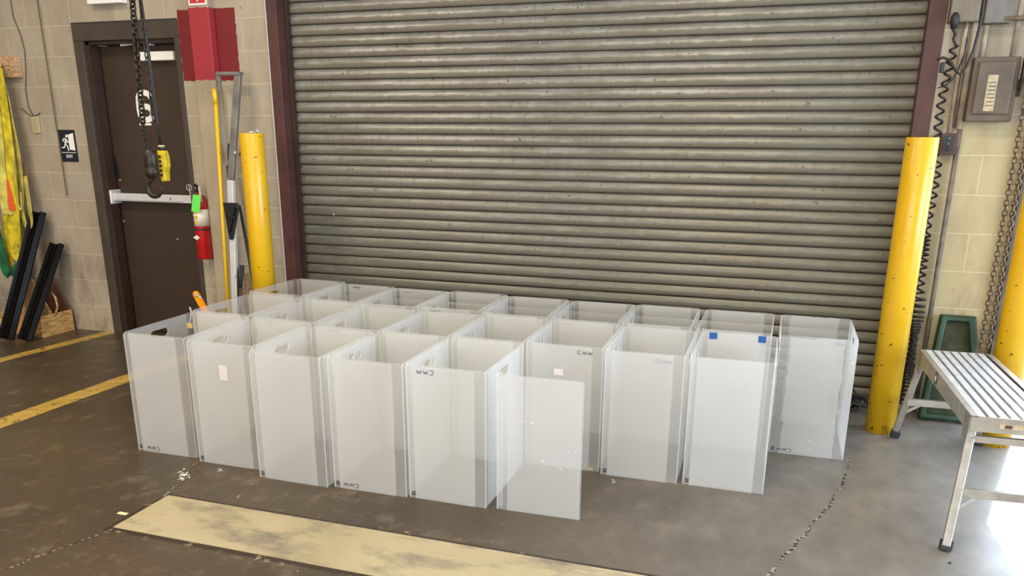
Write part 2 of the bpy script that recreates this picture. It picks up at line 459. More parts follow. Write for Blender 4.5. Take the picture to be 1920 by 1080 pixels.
class MB:
    def __init__(s):
        s.bm = bmesh.new()

    def add(s, verts, faces, mi=0, smooth=False):
        vs = [s.bm.verts.new(v) for v in verts]
        for f in faces:
            try:
                fc = s.bm.faces.new([vs[i] for i in f])
                fc.material_index = mi
                fc.smooth = smooth
            except ValueError:
                pass
        return s

    def box(s, a, b, mi=0, rot=None, mat=None):
        x0, y0, z0 = (min(a[i], b[i]) for i in range(3))
        x1, y1, z1 = (max(a[i], b[i]) for i in range(3))
        vs = [Vector(v) for v in ((x0, y0, z0), (x1, y0, z0), (x1, y1, z0), (x0, y1, z0), (x0, y0, z1), (x1, y0, z1), (x1, y1, z1), (x0, y1, z1))]
        if mat: vs = [mat @ v for v in vs]
        return s.add(vs, [(0, 3, 2, 1), (4, 5, 6, 7), (0, 1, 5, 4), (1, 2, 6, 5), (2, 3, 7, 6), (3, 0, 4, 7)], mi)

    def tube(s, pts, r, n=8, closed=False, mi=0, cap=True, flat=None):
        pts = [Vector(p) for p in pts]
        rs = r if isinstance(r, (list, tuple)) else [r] * len(pts)
        N = len(pts)
        rings = []
        prev = None
        for i, p in enumerate(pts):
            a = pts[(i - 1) % N] if (closed or i > 0) else p
            b = pts[(i + 1) % N] if (closed or i < N - 1) else p
            t = (b - a).normalized()
            if prev is None:
                u = t.cross(Vector((0, 0, 1)))
                if u.length < 0.1: u = t.cross(Vector((1, 0, 0)))
            else:
                u = prev - t * prev.dot(t)
            u.normalize()
            prev = u
            v = t.cross(u)
            ring = []
            for k in range(n):
                an = 2 * math.pi * k / n
                ring.append(s.bm.verts.new(p + u * math.cos(an) * rs[i] + v * math.sin(an) * rs[i]))
            rings.append(ring)
        for i in range(N if closed else N - 1):
            A, B = rings[i], rings[(i + 1) % N]
            for k in range(n):
                f = s.bm.faces.new((A[k], A[(k + 1) % n], B[(k + 1) % n], B[k]))
                f.smooth = n > 5
                f.material_index = mi
        if cap and not closed:
            for rg in (rings[0], rings[-1]):
                f = s.bm.faces.new(rg); f.material_index = mi
        return s

    def bar(s, a, b, wx, wy, side=(1, 0, 0), mi=0):
        """a rectangular bar from a to b; wx measured along side"""
        a, b, side = Vector(a), Vector(b), Vector(side)
        t = (b - a).normalized()
        u = (side - t * side.dot(t)).normalized()
        v = t.cross(u)
        vs = []
        for p in (a, b):
            for i, j in ((-1, -1), (1, -1), (1, 1), (-1, 1)):
                vs.append(p + u * i * wx / 2 + v * j * wy / 2)
        return s.add(vs, [(0, 3, 2, 1), (4, 5, 6, 7), (0, 1, 5, 4), (1, 2, 6, 5), (2, 3, 7, 6), (3, 0, 4, 7)], mi)

    def prism(s, outline, a, b, u, v, mi=0, smooth=False):
        """outline of (x, y) swept from a to b; x along u and y along v"""
        a, b, u, v = Vector(a), Vector(b), Vector(u), Vector(v)
        n = len(outline)
        vs = [a + u * x + v * y for x, y in outline] + [b + u * x + v * y for x, y in outline]
        fs = [(i, (i + 1) % n, n + (i + 1) % n, n + i) for i in range(n)] + [tuple(range(n))[::-1], tuple(range(n, 2 * n))]
        return s.add(vs, fs, mi, smooth)

    def lathe(s, prof, c, axis=(0, 0, 1), n=24, mi=0):
        c = Vector(c); ax = Vector(axis).normalized()
        u = ax.cross(Vector((1, 0, 0)))
        if u.length < 0.1: u = ax.cross(Vector((0, 1, 0)))
        u.normalize(); v = ax.cross(u)
        rings = []
        for r, h in prof:
            rings.append([s.bm.verts.new(c + ax * h + (u * math.cos(2 * math.pi * k / n) + v * math.sin(2 * math.pi * k / n)) * max(r, 1e-5)) for k in range(n)])
        for A, B in zip(rings, rings[1:]):
            for k in range(n):
                f = s.bm.faces.new((A[k], A[(k + 1) % n], B[(k + 1) % n], B[k])); f.smooth = True; f.material_index = mi
        for rg in (rings[0], rings[-1]):
            f = s.bm.faces.new(rg); f.material_index = mi
        return s

    def build(s, name, mat, parent=None, origin=None, bevel=0, **props):
        org = wo(parent) if parent else Vector(origin or (0, 0, 0))
        bmesh.ops.translate(s.bm, verts=s.bm.verts, vec=-org)
        bmesh.ops.recalc_face_normals(s.bm, faces=s.bm.faces)
        me = bpy.data.meshes.new(name)
        s.bm.to_mesh(me)
        s.bm.free()
        for m in (mat if isinstance(mat, list) else [mat]):
            me.materials.append(M[m])
        o = bpy.data.objects.new(name, me)
        COL.objects.link(o)
        if parent:
            o.parent = parent
        else:
            o.location = org
        WO[o.name] = org
        if bevel:
            b = o.modifiers.new('bevel', 'BEVEL')
            b.width = bevel; b.segments = 2; b.limit_method = 'ANGLE'
        for k, v in props.items():
            o[k] = v
        return o


def root(name, loc, label, cat, group=None):
    o = bpy.data.objects.new(name, None)
    COL.objects.link(o)
    o.location = loc
    o.empty_display_size = 0.05
    o['label'] = label
    o['category'] = cat
    if group: o['group'] = group
    WO[o.name] = Vector(loc)
    return o


def tag(o, label, cat, group=None):
    o['label'] = label
    o['category'] = cat
    if group: o['group'] = group
    return o


def struct(o, label=None):
    o['kind'] = 'structure'
    if label: o['label'] = label
    return o


def flat_text(txt, size, depth=0.001, bold=0.0, font_shear=0):
    """text as mesh data in its own xy plane, centred"""
    cu = bpy.data.curves.new('t', 'FONT')
    cu.body = txt; cu.size = size; cu.extrude = depth / 2; cu.offset = bold
    cu.align_x = 'CENTER'; cu.align_y = 'CENTER'
    cu.resolution_u = 4
    o = bpy.data.objects.new('t', cu)
    COL.objects.link(o)
    dg = bpy.context.evaluated_depsgraph_get()
    me = bpy.data.meshes.new_from_object(o.evaluated_get(dg))
    bpy.data.objects.remove(o)
    bpy.data.curves.remove(cu)
    return me


def put_text(name, txt, size, loc, mat, parent, xdir=(1, 0, 0), updir=(0, 0, 1), sx=1, bold=0.0, **props):
    me = flat_text(txt, size, bold=bold)
    X = Vector(xdir); Yv = Vector(updir); Z = X.cross(Yv)
    org = wo(parent)
    mt = Matrix(((X.x * sx, Yv.x, Z.x, loc[0] - org.x), (X.y * sx, Yv.y, Z.y, loc[1] - org.y), (X.z * sx, Yv.z, Z.z, loc[2] - org.z), (0, 0, 0, 1)))
    me.transform(mt)
    me.materials.clear()
    me.materials.append(M[mat])
    o = bpy.data.objects.new(name, me)
    COL.objects.link(o)
    o.parent = parent
    WO[o.name] = org
    for k, v in props.items(): o[k] = v
    return o


# ------------------------------------------------------------------ setting
OPEN_L = -2.50      # shutter opening
OPEN_R = 1.405
WALL_END = 2.075    # where the open bay begins
TOP = 4.6
b = MB()
b.box((-7.7, -10.2, -0.25), (7.7, 0.9, 0))
fl = struct(b.build('floor', 'concrete_floor'), 'brown stained concrete floor with yellow lines, cracks and an inset slab')
b = MB()
b.box((-1.662, -2.660, -0.01), (4.35, -2.346, 0.0025))
struct(b.build('trim_1', 'slab_paint'), 'long pale yellow slab set flush in the concrete floor')
b = MB()
b.box((-14, -18, -0.4), (14, 14, -0.26))
struct(b.build('ground', 'exterior_concrete'), 'sunlit pale pavement outside the open bay')

b = MB()
DL, DR, DT = -4.165, -3.262, 2.240   # opening for the brown door
b.box((-7.5, 0, 0), (DL, 0.25, TOP))
b.box((DL, 0, DT), (DR, 0.25, TOP))
b.box((DL, 0.21, 0), (DR, 0.25, DT))
b.box((DR, 0, 0), (OPEN_L, 0.25, TOP))
b.box((OPEN_L, 0.21, 0), (OPEN_R, 0.25, 3.3))
b.box((OPEN_L, 0, 3.3), (OPEN_R, 0.25, TOP))
b.box((OPEN_R, 0, 0), (WALL_END, 0.25, TOP))
b.box((WALL_END, 0, 3.4), (5.2, 0.25, TOP))
b.box((5.2, 0, 0), (7.5, 0.25, TOP))
struct(b.build('wall_back', 'block_wall'), 'tan painted concrete block wall')
b = MB(); b.box((-7.7, -10, 0), (-7.5, 0.25, TOP)); struct(b.build('wall_left', 'block_wall'))
b = MB(); b.box((7.5, -10, 0), (7.7, -6.1, TOP)); b.box((7.5, -1.7, 0), (7.7, 0.25, TOP)); b.box((7.5, -6.1, 3.7), (7.7, -1.7, TOP)); struct(b.build('wall_right', 'block_wall'))  # opening added for the side fill lamp
b = MB(); b.box((-7.7, -10.2, 0), (-4.0, -10, TOP)); b.box((2.8, -10.2, 0), (7.7, -10, TOP)); b.box((-4.0, -10.2, 3.8), (2.8, -10, TOP)); struct(b.build('wall_front', 'block_wall'))  # unseen opening made for the fill lamp behind the camera
b = MB(); b.box((-7.7, -10.2, TOP), (7.7, 0.25, TOP + 0.1)); struct(b.build('ceiling', 'ceiling_paint'))
# shallow column beside the brown door
b = MB(); b.box((-3.118, -0.062, 0), (-2.957, 0.0, TOP))
struct(b.build('trim_2', 'column_paint', bevel=0.006), 'shallow tan column with a red painted band')

# ---- brown exit door
d = bpy.data.objects.new('door_2', None); COL.objects.link(d); d.location = (-3.71, 0.05, 0); WO[d.name] = Vector(d.location)
struct(d, 'dark brown steel exit door with the number 6 and a silver push bar')
b = MB()
FR = 0.078
b.box((DL, -0.012, 0), (DL + FR, 0.02, DT - 0.112)); b.box((DR - 0.035, -0.012, 0), (DR, 0.02, DT - 0.112)); b.box((DL, -0.012, DT - 0.112), (DR, 0.02, DT))
b.build('frame', 'frame_paint', d, bevel=0.003)
b = MB(); b.box((DL - 0.007, -0.004, 0), (DL, 0.001, DT + 0.011)); b.box((DL, -0.004, DT), (DR, 0.001, DT + 0.011)); b.build('frame_shadow', 'black_rubber', d)  # thin black strips modelling the shadow line outside the frame
b = MB()
b.box((DL + FR - 0.004, 0.0205, 0), (DL + FR + 0.028, 0.10, DT - 0.112)); b.box((DL + FR - 0.004, 0.10, 0), (DL + FR + 0.012, 0.135, DT - 0.112))
b.box((DR - 0.045, 0.0205, 0), (DR - 0.031, 0.135, DT - 0.112)); b.box((DL + FR, 0.0205, DT - 0.135), (DR - 0.035, 0.135, DT - 0.112))
b.build('door_stop', 'frame_reveal', d)
b = MB(); b.box((DL + FR + 0.013, 0.128, 0.008), (DR - 0.046, 0.17, DT - 0.136))
leaf = b.build('door_leaf', 'brown_paint', d, bevel=0.002)
LY = 0.128
# push bar
p0, p1 = at(212, 376, Y=0.08), at(372, 381, Y=0.08)
b = MB(); b.box((p0.x + 0.02, 0.05, 1.018), (-3.315, 0.085, 1.075)); b.box((p0.x + 0.04, 0.043, 1.026), (-3.42, 0.051, 1.067))
pb = b.build('push_bar', 'silver_bar', leaf, bevel=0.003)
b = MB(); b.box((p0.x - 0.016, 0.022, 0.994), (p0.x + 0.044, LY, 1.098))
b.build('bar_end_cap', 'silver_bar', leaf, bevel=0.008)
q = at(320, 380, Y=0.042)
b = MB(); b.lathe([(0.006, 0), (0.006, 0.002)], (q.x, 0.0435, 1.047), (0, -1, 0), 10); b.build('keyhole', 'black_plastic', leaf)
b = MB()
for px, py in ((232, 415), (333, 449), (225, 338)):
    q = at(px, py, Y=LY); b.lathe([(0.007, 0), (0.004, 0.003)], (q.x, LY, q.z), (0, -1, 0), 10)
b.build('bolt', 'silver_bar', leaf)
b = MB(); q = at(219, 314, Y=LY); b.bar((q.x - 0.006, LY - 0.004, q.z + 0.07), (q.x + 0.006, LY - 0.004, q.z - 0.07), 0.03, 0.01)
b.build('lock_plate', 'black_plastic', leaf)
# closer
a1, a2 = at(262, 98, Y=0.09), at(330, 113, Y=0.09)
b = MB(); b.box((a1.x, 0.066, a2.z), (a2.x, LY, a1.z)); b.build('closer_body', 'white_paint', leaf, bevel=0.004)
b = MB(); b.bar((a1.x - 0.12, 0.05, a1.z + 0.045), (a1.x + 0.14, 0.09, a1.z + 0.07), 0.014, 0.02, (0, 0, 1))
b.box((a1.x + 0.085, 0.06, a1.z + 0.04), (a1.x + 0.125, 0.10, a1.z + 0.085))
b.build('closer_arm', 'silver_bar', leaf)
b = MB(); q = at(190, 84, Y=0.10); b.box((q.x - 0.02, 0.085, q.z - 0.012), (q.x + 0.03, 0.127, q.z + 0.012)); b.build('latch_keeper', 'ivory_plastic', leaf)
q = at(272, 200, Y=LY)
b = MB()
nx, nz = q.x + 0.004, q.z + 0.0
path6 = [(0.056 * math.cos(R(a_)), 0.052 + 0.044 * math.sin(R(a_))) for a_ in range(20, 181, 16)] + [(-0.058, 0.02), (-0.059, -0.01), (-0.058, -0.035)]
path6 += [(0.056 * math.cos(R(a_)), -0.045 + 0.046 * math.sin(R(a_))) for a_ in range(180, 541, 18)]
for k_, (a_, c_) in enumerate(zip(path6, path6[1:])):
    A_, C_ = Vector((nx + a_[0] * 1.02, LY - 0.0015, nz + a_[1])), Vector((nx + c_[0] * 1.02, LY - 0.0015, nz + c_[1]))
    e_ = (C_ - A_).normalized() * 0.006
    b.bar(A_ - e_, C_ + e_, 0.040, 0.0016 + 0.00001 * k_, (C_ - A_).cross(Vector((0, 1, 0))).normalized())
b.build('number_sign', 'white_paint', leaf)
b = MB(); u0, u1 = at(262, 231, Y=LY), at(284, 234, Y=LY); b.box((u0.x, LY - 0.003, u1.z - 0.004), (u1.x, LY, u0.z)); b.build('number_underline', 'white_paint', leaf)

# ---- roller shutter
PITCH = 0.0684
Z0 = 2.2621
SY = 0.137
d = bpy.data.objects.new('door_1', None); COL.objects.link(d); d.location = (-0.55, SY, 0); WO[d.name] = Vector(d.location)
struct(d, 'wide closed roller shutter of galvanised steel slats')
prof = [(0.0, 0.0), (0.0035, 0.0), (0.0045, -0.008), (0.013, -0.010), (0.022, -0.0185), (0.034, -0.022), (0.046, -0.0205), (0.056, -0.015), (0.0635, -0.0065), (0.0665, -0.004), (0.067, 0.004)]
# height above the joint (0 = joint), y offset; slat bulges towards the room
b = MB()
n_low = -int(Z0 / PITCH) - 1
ring = []
for k in range(n_low, 14):
    base = Z0 + k * PITCH
    for h, y in [(0.0, 0.014), (0.0040, 0.012), (0.0046, -0.0115), (0.0075, -0.0150), (0.013, -0.0180), (0.021, -0.0192), (0.032, -0.0182), (0.042, -0.0158), (0.051, -0.0126), (0.058, -0.0092), (0.0640, -0.0055), (0.0672, -0.0020), (0.0680, 0.014)]:
        zz = base + h
        if zz >= 0.004: ring.append((zz, SY + y))
xs = [OPEN_L - 0.02, OPEN_R + 0.02]
vs = [(x, y, z) for (z, y) in ring for x in xs]
fs = [(2 * i, 2 * i + 1, 2 * i + 3, 2 * i + 2) for i in range(len(ring) - 1)]
b.add(vs, fs, 0, False)
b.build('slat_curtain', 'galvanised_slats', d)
b = MB(); b.box((OPEN_L + 0.02, SY - 0.02, 0.0), (OPEN_R - 0.02, SY + 0.02, 0.035)); b.build('bottom_bar', 'rail_steel', d)
# end locks: small dark blocks by the left guide
for nm, xa, xb in (('jamb_left', OPEN_L - 0.055, OPEN_L + 0.022), ('jamb_right', OPEN_R - 0.045, OPEN_R + 0.04)):
    b = MB(); b.box((xa, -0.008, 0), (xb, 0.08, 3.3)); b.build('jamb', 'maroon_paint', d, bevel=0.003)
for xa, xb in ((OPEN_L - 0.04, OPEN_L + 0.045), (OPEN_R - 0.02, OPEN_R + 0.01)):
    b = MB(); b.box((xa, 0.08, 0), (xb, SY - 0.025, 3.3)); b.build('guide', 'frame_reveal', d)
b = MB(); b.box((OPEN_L - 0.061, -0.010, 0), (OPEN_L - 0.055, 0.0, 3.3)); b.build('edge_bead', 'silver_bar', d)

# ---- guide rail of the open bay
b = MB(); b.box((1.905, -0.06, 0), (1.925, 0, 3.4)); b.box((1.925, -0.02, 0), (1.985, 0, 3.4)); b.box((1.985, -0.06, 0), (2.005, 0, 3.4))
g = b.build('trim_3', 'rail_steel'); struct(g, 'dark steel guide rail of the open bay')
b = MB()
for k in range(40):
    b.lathe([(0.006, 0), (0.004, 0.004)], (1.955, -0.02, 0.12 + k * 0.075), (0, -1, 0), 6)
b.build('rivet', 'silver_bar', g)
b = MB(); b.box((2.006, -0.075, 0), (2.03, 0.0, 3.4)); struct(b.build('trim_4', 'cream_trim'), 'cream edge strip of the open bay')

# ------------------------------------------------------------------ frosted bins
BW, BD, BH, TH = 0.350, 0.500, 0.600, 0.004


def rounded(wd, ht, r, n=5):
    pts = [(0, 0), (wd, 0)]
    for cx, cz, a0 in ((wd - r, ht - r, 0), (r, ht - r, 90)):
        for k in range(n + 1):
            an = R(a0 + 90 * k / n)
            pts.append((cx + r * math.cos(an), cz + r * math.sin(an)))
    return pts


def slot(cx, cz, L, H, n=6):
    pts = []
    r = H / 2
    for sgn, a0 in ((1, -90), (-1, 90)):
        for k in range(n + 1):
            an = R(a0 + 180 * k / n)
            pts.append((cx + sgn * (L / 2 - r) + r * math.cos(an), cz + r * math.sin(an)))
    return pts


def sheet_mesh(name, wd, ht, hole=None, mats=('sheet_plastic', 'sheet_edge'), r=0.016, th=TH, cr=None):
    """sheet in the xz plane from x=0..wd, thickness along +y, optional slot"""
    cu = bpy.data.curves.new('c', 'CURVE')
    cu.dimensions = '2D'; cu.fill_mode = 'BOTH'; cu.extrude = th / 2
    for loop in ([rounded(wd, ht, r)] + ([hole] if hole else [])):
        sp = cu.splines.new('POLY')
        sp.points.add(len(loop) - 1)
        for pt, (x, y) in zip(sp.points, loop): pt.co = (x, y, 0, 1)
        sp.use_cyclic_u = True
    o = bpy.data.objects.new('c', cu); COL.objects.link(o)
    dg = bpy.context.evaluated_depsgraph_get()
    me = bpy.data.meshes.new_from_object(o.evaluated_get(dg))
    bpy.data.objects.remove(o); bpy.data.curves.remove(cu)
    me.name = name
    me.transform(Matrix(((1, 0, 0, 0), (0, 0, -1, th / 2), (0, 1, 0, 0), (0, 0, 0, 1))))
    me.materials.clear()
    for m in mats: me.materials.append(M[m])
    me.uv_layers.new(name='UVMap'); me.uv_layers.new(name='Size')
    uv = me.uv_layers['UVMap']; sz = me.uv_layers['Size']
    for poly in me.polygons:
        poly.use_smooth = False
        poly.material_index = 0 if abs(poly.normal.y) > 0.7 else 1
        for li in poly.loop_indices:
            co = me.vertices[me.loops[li].vertex_index].co
            uv.data[li].uv = (co.x, co.z)
            sz.data[li].uv = (wd, ht)
    return me


ME = {
    'front': sheet_mesh('front_panel', BW, BH),
    'side': sheet_mesh('side_panel', BD - 0.010, BH, slot(BD * 0.46, BH - 0.058, 0.125, 0.040)),
    'side_shaded': sheet_mesh('side_panel', BD - 0.010, BH, slot(BD * 0.46, BH - 0.058, 0.125, 0.040), mats=('sheet_plastic_shaded', 'sheet_edge')),
    'front_r': sheet_mesh('front_panel', BW, BH, mats=('sheet_plastic_ragged', 'sheet_edge')),
}
bb = bmesh.new()
bmesh.ops.create_cube(bb, size=1)
for v in bb.verts: v.co = Vector((0.005 + (v.co.x + 0.5) * (BW - 0.01), 0.005 + (v.co.y + 0.5) * (BD - 0.01), 0.003 + (v.co.z + 0.5) * 0.004))
ME['base'] = bpy.data.meshes.new('base_panel'); bb.to_mesh(ME['base']); bb.free()
ME['base'].uv_layers.new(name='UVMap'); ME['base'].uv_layers.new(name='Size')
ME['base'].materials.append(M['sheet_base'])
bb = bmesh.new()
for x0, z0, w_, h_ in ((0, 0, 0.016, 0.007), (0, 0.010, 0.007, 0.008), (0.009, 0.010, 0.007, 0.008)):
    vs = [bb.verts.new(v) for v in ((x0, 0, z0), (x0 + w_, 0, z0), (x0 + w_, 0, z0 + h_), (x0, 0, z0 + h_))]
    bb.faces.new(vs)
ME['sticker'] = bpy.data.meshes.new('corner_sticker'); bb.to_mesh(ME['sticker']); bb.free()
ME['sticker'].materials.append(M['sticker_dark'])


def child(name, me, parent, loc=(0, 0, 0), rot=(0, 0, 0)):
    o = bpy.data.objects.new(name, me); COL.objects.link(o)
    o.parent = parent; o.location = loc; o.rotation_euler = rot
    return o


def make_bin(front='front'):
    t = root('plastic_bin', (0, 0, 0), 'x', 'bin', 'frosted plastic bins standing in rows')
    child('front_panel', ME[front], t, (0, 0, 0.0))
    child('back_panel', ME[front], t, (0, BD - TH, 0.0))
    child('side_panel', ME['side'], t, (TH, 0.005, 0), (0, 0, R(90)))
    child('side_panel', ME['side'], t, (BW, 0.005, 0), (0, 0, R(90)))
    child('base_panel', ME['base'], t)
    return t


proto = make_bin()
LAB = 'frosted plastic bin, '
rows = {
    'front': [(-2.172, -1.956, .345, 0.3), (-1.790, -1.980, .352, 0.3), (-1.406, -2.046, .352, -0.4), (-1.028, -2.030, .352, 0.2), (-0.665, -2.018, .352, -0.2)],
    'middle': [(-2.208, -1.422, .354, 0), (-1.805, -1.445, .365, -1.2), (-1.397, -1.513, .352, -0.2), (-1.033, -1.508, .345, 0.2), (-0.673, -1.490, .352, 0), (-0.306, -1.486, .358, 0.6), (0.066, -1.502, .350, 0.3), (0.440, -1.492, .352, 0.2)],
    'back': [(-2.255, -0.852, .365, -2.0), (-1.860, -0.912, .362, -0.8), (-1.483, -0.938, .356, 0), (-1.120, -0.912, .362, -0.3), (-0.723, -0.947, .358, 0.8), (-0.338, -0.957, .352, 0), (0.034, -0.936, .340, 0.3), (0.405, -0.940, .356, -0.5), (0.800, -0.950, .350, 0.2)],
}
WHERE = {
    ('front', 0): 'left end of front row beside the yellow floor line',
    ('front', 1): 'second from left in front row, white paper label on face',
    ('front', 2): 'third from left in the front row, plain face with corner sticker',
    ('front', 3): 'fourth from left in front row, small writing along its foot',
    ('front', 4): 'right end of front row, marker writing at its top edge',
    ('middle', 0): 'left end of the middle row, behind the leftmost front bin',
    ('middle', 1): 'second from left in middle row, behind bin with white label',
    ('middle', 2): 'third from left in middle row, marker letters top left',
    ('middle', 3): 'fourth from left in middle row, behind the fourth front bin',
    ('middle', 4): 'fifth from left in middle row, behind front row end',
    ('middle', 5): 'sixth in middle row, face half hidden by the loose sheet',
    ('middle', 6): 'seventh in middle row, next left of the blue taped bin',
    ('middle', 7): 'with two blue tape tabs, right end of the middle row',
    ('back', 0): 'left end of back row before the left yellow bollard',
    ('back', 1): 'second from left in the back row against the shutter',
    ('back', 2): 'third from left in the back row against the shutter',
    ('back', 3): 'fourth from left in the back row against the shutter',
    ('back', 4): 'fifth and central one of the nine in the back row',
    ('back', 5): 'sixth from left in the back row against the shutter',
    ('back', 6): 'seventh from left in the back row, third from its right end',
    ('back', 7): 'eighth in the back row, right behind the blue taped bin',
    ('back', 8): 'right end of back row, bubbles under ragged film',
}
BINS = {}
kids = list(proto.children)
for rn, lst in rows.items():
    for i, (x, y, wd, rz) in enumerate(lst):
        if (rn, i) == ('front', 0):
            t = proto
        else:
            t = proto.copy(); COL.objects.link(t)
            for ch in kids:
                c_ = ch.copy(); COL.objects.link(c_); c_.parent = t
                if (rn, i) == ('back', 8) and ch.name.split('.')[0] in ('front_panel', 'back_panel'): c_.data = ME['front_r']
        if i == 0:
            [c_ for c_ in t.children if c_.name.startswith('side_panel')][0].data = ME['side_shaded']
        t.location = (x, y, 0)
        t.rotation_euler = (0, 0, R(rz))
        t.scale = (wd / BW, 1, 1)
        t['label'] = LAB + WHERE[(rn, i)]
        t['group'] = 'frosted plastic bins standing in rows'
        BINS[(rn, i)] = t

for key, dx in ((('front', 0), 0.012), (('front', 1), 0.012), (('front', 2), 0.012), (('front', 3), 0.012), (('front', 4), 0.012), (('middle', 6), 0.012), (('middle', 7), 0.012), (('back', 8), 0.012)):
    fp = [c_ for c_ in BINS[key].children if c_.name.startswith('front_panel')][0]
    child('corner_sticker', ME['sticker'], fp, (dx, -0.0012, 0.014))


# marker letters "C W W" as thin strokes
def stroke_mesh(flip, mat, hgt=0.016, wob=0):
    rr = random.Random(wob)
    b = MB()
    x = 0
    def line(pts):
        pts = [Vector((px * hgt + rr.uniform(-.05, .05) * hgt, 0, pz * hgt)) for px, pz in pts]
        for a, c_ in zip(pts, pts[1:]): b.bar(a, c_, 0.0026, 0.0006, (a - c_).cross(Vector((0, 1, 0))).normalized())
    line([(0.85, 0.95), (0.35, 1.0), (0.0, 0.55), (0.3, 0.05), (0.95, 0.0)])
    for x0 in (1.35, 2.9):
        line([(x0, 0.9), (x0 + 0.15, 0.15), (x0 + 0.35, 0.1), (x0 + 0.55, 0.65), (x0 + 0.75, 0.1), (x0 + 0.95, 0.2), (x0 + 1.1, 0.9)])
    if flip == 'mirror':
        for v in b.bm.verts: v.co.x = 4.0 * hgt - v.co.x
    if flip == 'turn':
        for v in b.bm.verts: v.co.x = 4.0 * hgt - v.co.x; v.co.z = hgt - v.co.z
    if flip == 'upend':
        for v in b.bm.verts: v.co.z = hgt - v.co.z
    me = bpy.data.meshes.new('marker_writing')
    b.bm.to_mesh(me); b.bm.free()
    me.materials.append(M[mat])
    return me


def mark(key, panel, x, z, flip='plain', mat='ink', h=0.016, back=False):
    fp = [c_ for c_ in BINS[key].children if c_.name.startswith(panel)][0]
    child('marker_writing', stroke_mesh(flip, mat, h, hash(key) % 97 if False else int(x * 1000) % 97), fp, (x, -0.0014 if not back else -0.0014, z))


mark(('front', 4), 'front_panel', 0.050, 0.565, 'mirror', 'ink', 0.019)
mark(('front', 0), 'front_panel', 0.060, 0.012, 'turn', 'ink', 0.018)
mark(('front', 3), 'front_panel', 0.050, 0.012, 'turn', 'ink', 0.018)
mark(('middle', 5), 'front_panel', 0.235, 0.563, 'plain', 'ink', 0.017)
mark(('middle', 6), 'front_panel', 0.225, 0.560, 'plain', 'ink_faint', 0.017)
mark(('back', 8), 'front_panel', 0.245, 0.570, 'plain', 'ink_faint', 0.015)
mark(('back', 8), 'front_panel', 0.040, 0.012, 'turn', 'ink', 0.017)
mark(('middle', 1), 'front_panel', 0.075, 0.570, 'mirror', 'ink', 0.016)
mark(('middle', 1), 'front_panel', 0.250, 0.572, 'plain', 'ink_faint', 0.014)
mark(('middle', 2), 'front_panel', 0.070, 0.572, 'mirror', 'ink', 0.015)
mark(('middle', 2), 'front_panel', 0.240, 0.572, 'plain', 'ink_faint', 0.014)
mark(('middle', 3), 'front_panel', 0.235, 0.565, 'plain', 'ink_faint', 0.017)
mark(('back', 0), 'front_panel', 0.075, 0.565, 'mirror', 'ink_faint', 0.014)
mark(('back', 2), 'front_panel', 0.070, 0.570, 'mirror', 'ink_faint', 0.014)
mark(('back', 2), 'front_panel', 0.250, 0.568, 'plain', 'ink_faint', 0.015)
mark(('back', 3), 'front_panel', 0.080, 0.572, 'mirror', 'ink', 0.013)
mark(('back', 3), 'front_panel', 0.240, 0.568, 'plain', 'ink_faint', 0.015)
mark(('back', 5), 'front_panel', 0.060, 0.566, 'mirror', 'ink', 0.016)
mark(('back', 6), 'front_panel', 0.060, 0.566, 'mirror', 'ink', 0.014)
mark(('back', 1), 'back_panel', 0.060, 0.575, 'mirror', 'ink', 0.012)
mark(('back', 2), 'back_panel', 0.060, 0.575, 'mirror', 'ink_faint', 0.012)

# paper labels and blue tape on the bins
def quad_child(name, key, panel, x0, z0, x1, z1, mat, skew=0.0, y=-0.0015):
    fp = [c_ for c_ in BINS[key].children if c_.name.startswith(panel)][0]
    b = MB(); b.add([(x0, y, z0), (x1, y, z0), (x1 + skew, y, z1), (x0 + skew, y, z1), (x0, y + .001, z0), (x1, y + .001, z0), (x1 + skew, y + .001, z1), (x0 + skew, y + .001, z1)],
                    [(0, 1, 2, 3), (7, 6, 5, 4), (0, 4, 5, 1), (2, 6, 7, 3), (1, 5, 6, 2), (3, 7, 4, 0)])
    me = bpy.data.meshes.new(name); b.bm.to_mesh(me); b.bm.free(); me.materials.append(M[mat])
    return child(name, me, fp)


lb = quad_child('paper_label', ('front', 1), 'front_panel', 0.166, 0.425, 0.209, 0.497, 'sticker_pale')
quad_child('paper_label', ('middle', 5), 'front_panel', 0.130, 0.455, 0.172, 0.485, 'sticker_pale')
quad_child('paper_label', ('middle', 5), 'front_panel', 0.305, 0.004, 0.326, 0.020, 'label_cream')
for x0, x1 in ((0.035, 0.072), (0.262, 0.298)):
    quad_child('tape_tab', ('middle', 7), 'back_panel', x0, 0.566, x1, 0.598, 'tape_blue', y=-0.002)
sp = [c_ for c_ in BINS[('middle', 7)].children if c_.name.startswith('side_panel')][1]
for xx in (0.0, 0.455):
    b = MB(); b.box((xx, -0.006, 0.555), (xx + 0.018, -0.0045, 0.585)); me = bpy.data.meshes.new('tape_tab'); b.bm.to_mesh(me); b.bm.free(); me.materials.append(M['tape_blue']); child('tape_tab', me, sp)

# loose flat-packed sheet standing at the end of the front row
t = root('folded_sheet', (-0.270, -2.004, 0), 'loose flat frosted plastic sheet standing upright right of the front row end bin', 'plastic sheet')
me = sheet_mesh('sheet', 0.357, 0.592, mats=('sheet_plastic_scratched', 'sheet_edge'))
child('sheet', me, t, (0, 0, 0), (0, 0, R(1.5)))
me2 = sheet_mesh('backing_sheet', 0.040, 0.592, mats=('sheet_plastic', 'sheet_edge'), r=0.003)
child('folded_flap', me2, t, (0.004, 0.006, 0), (0, 0, R(80)))

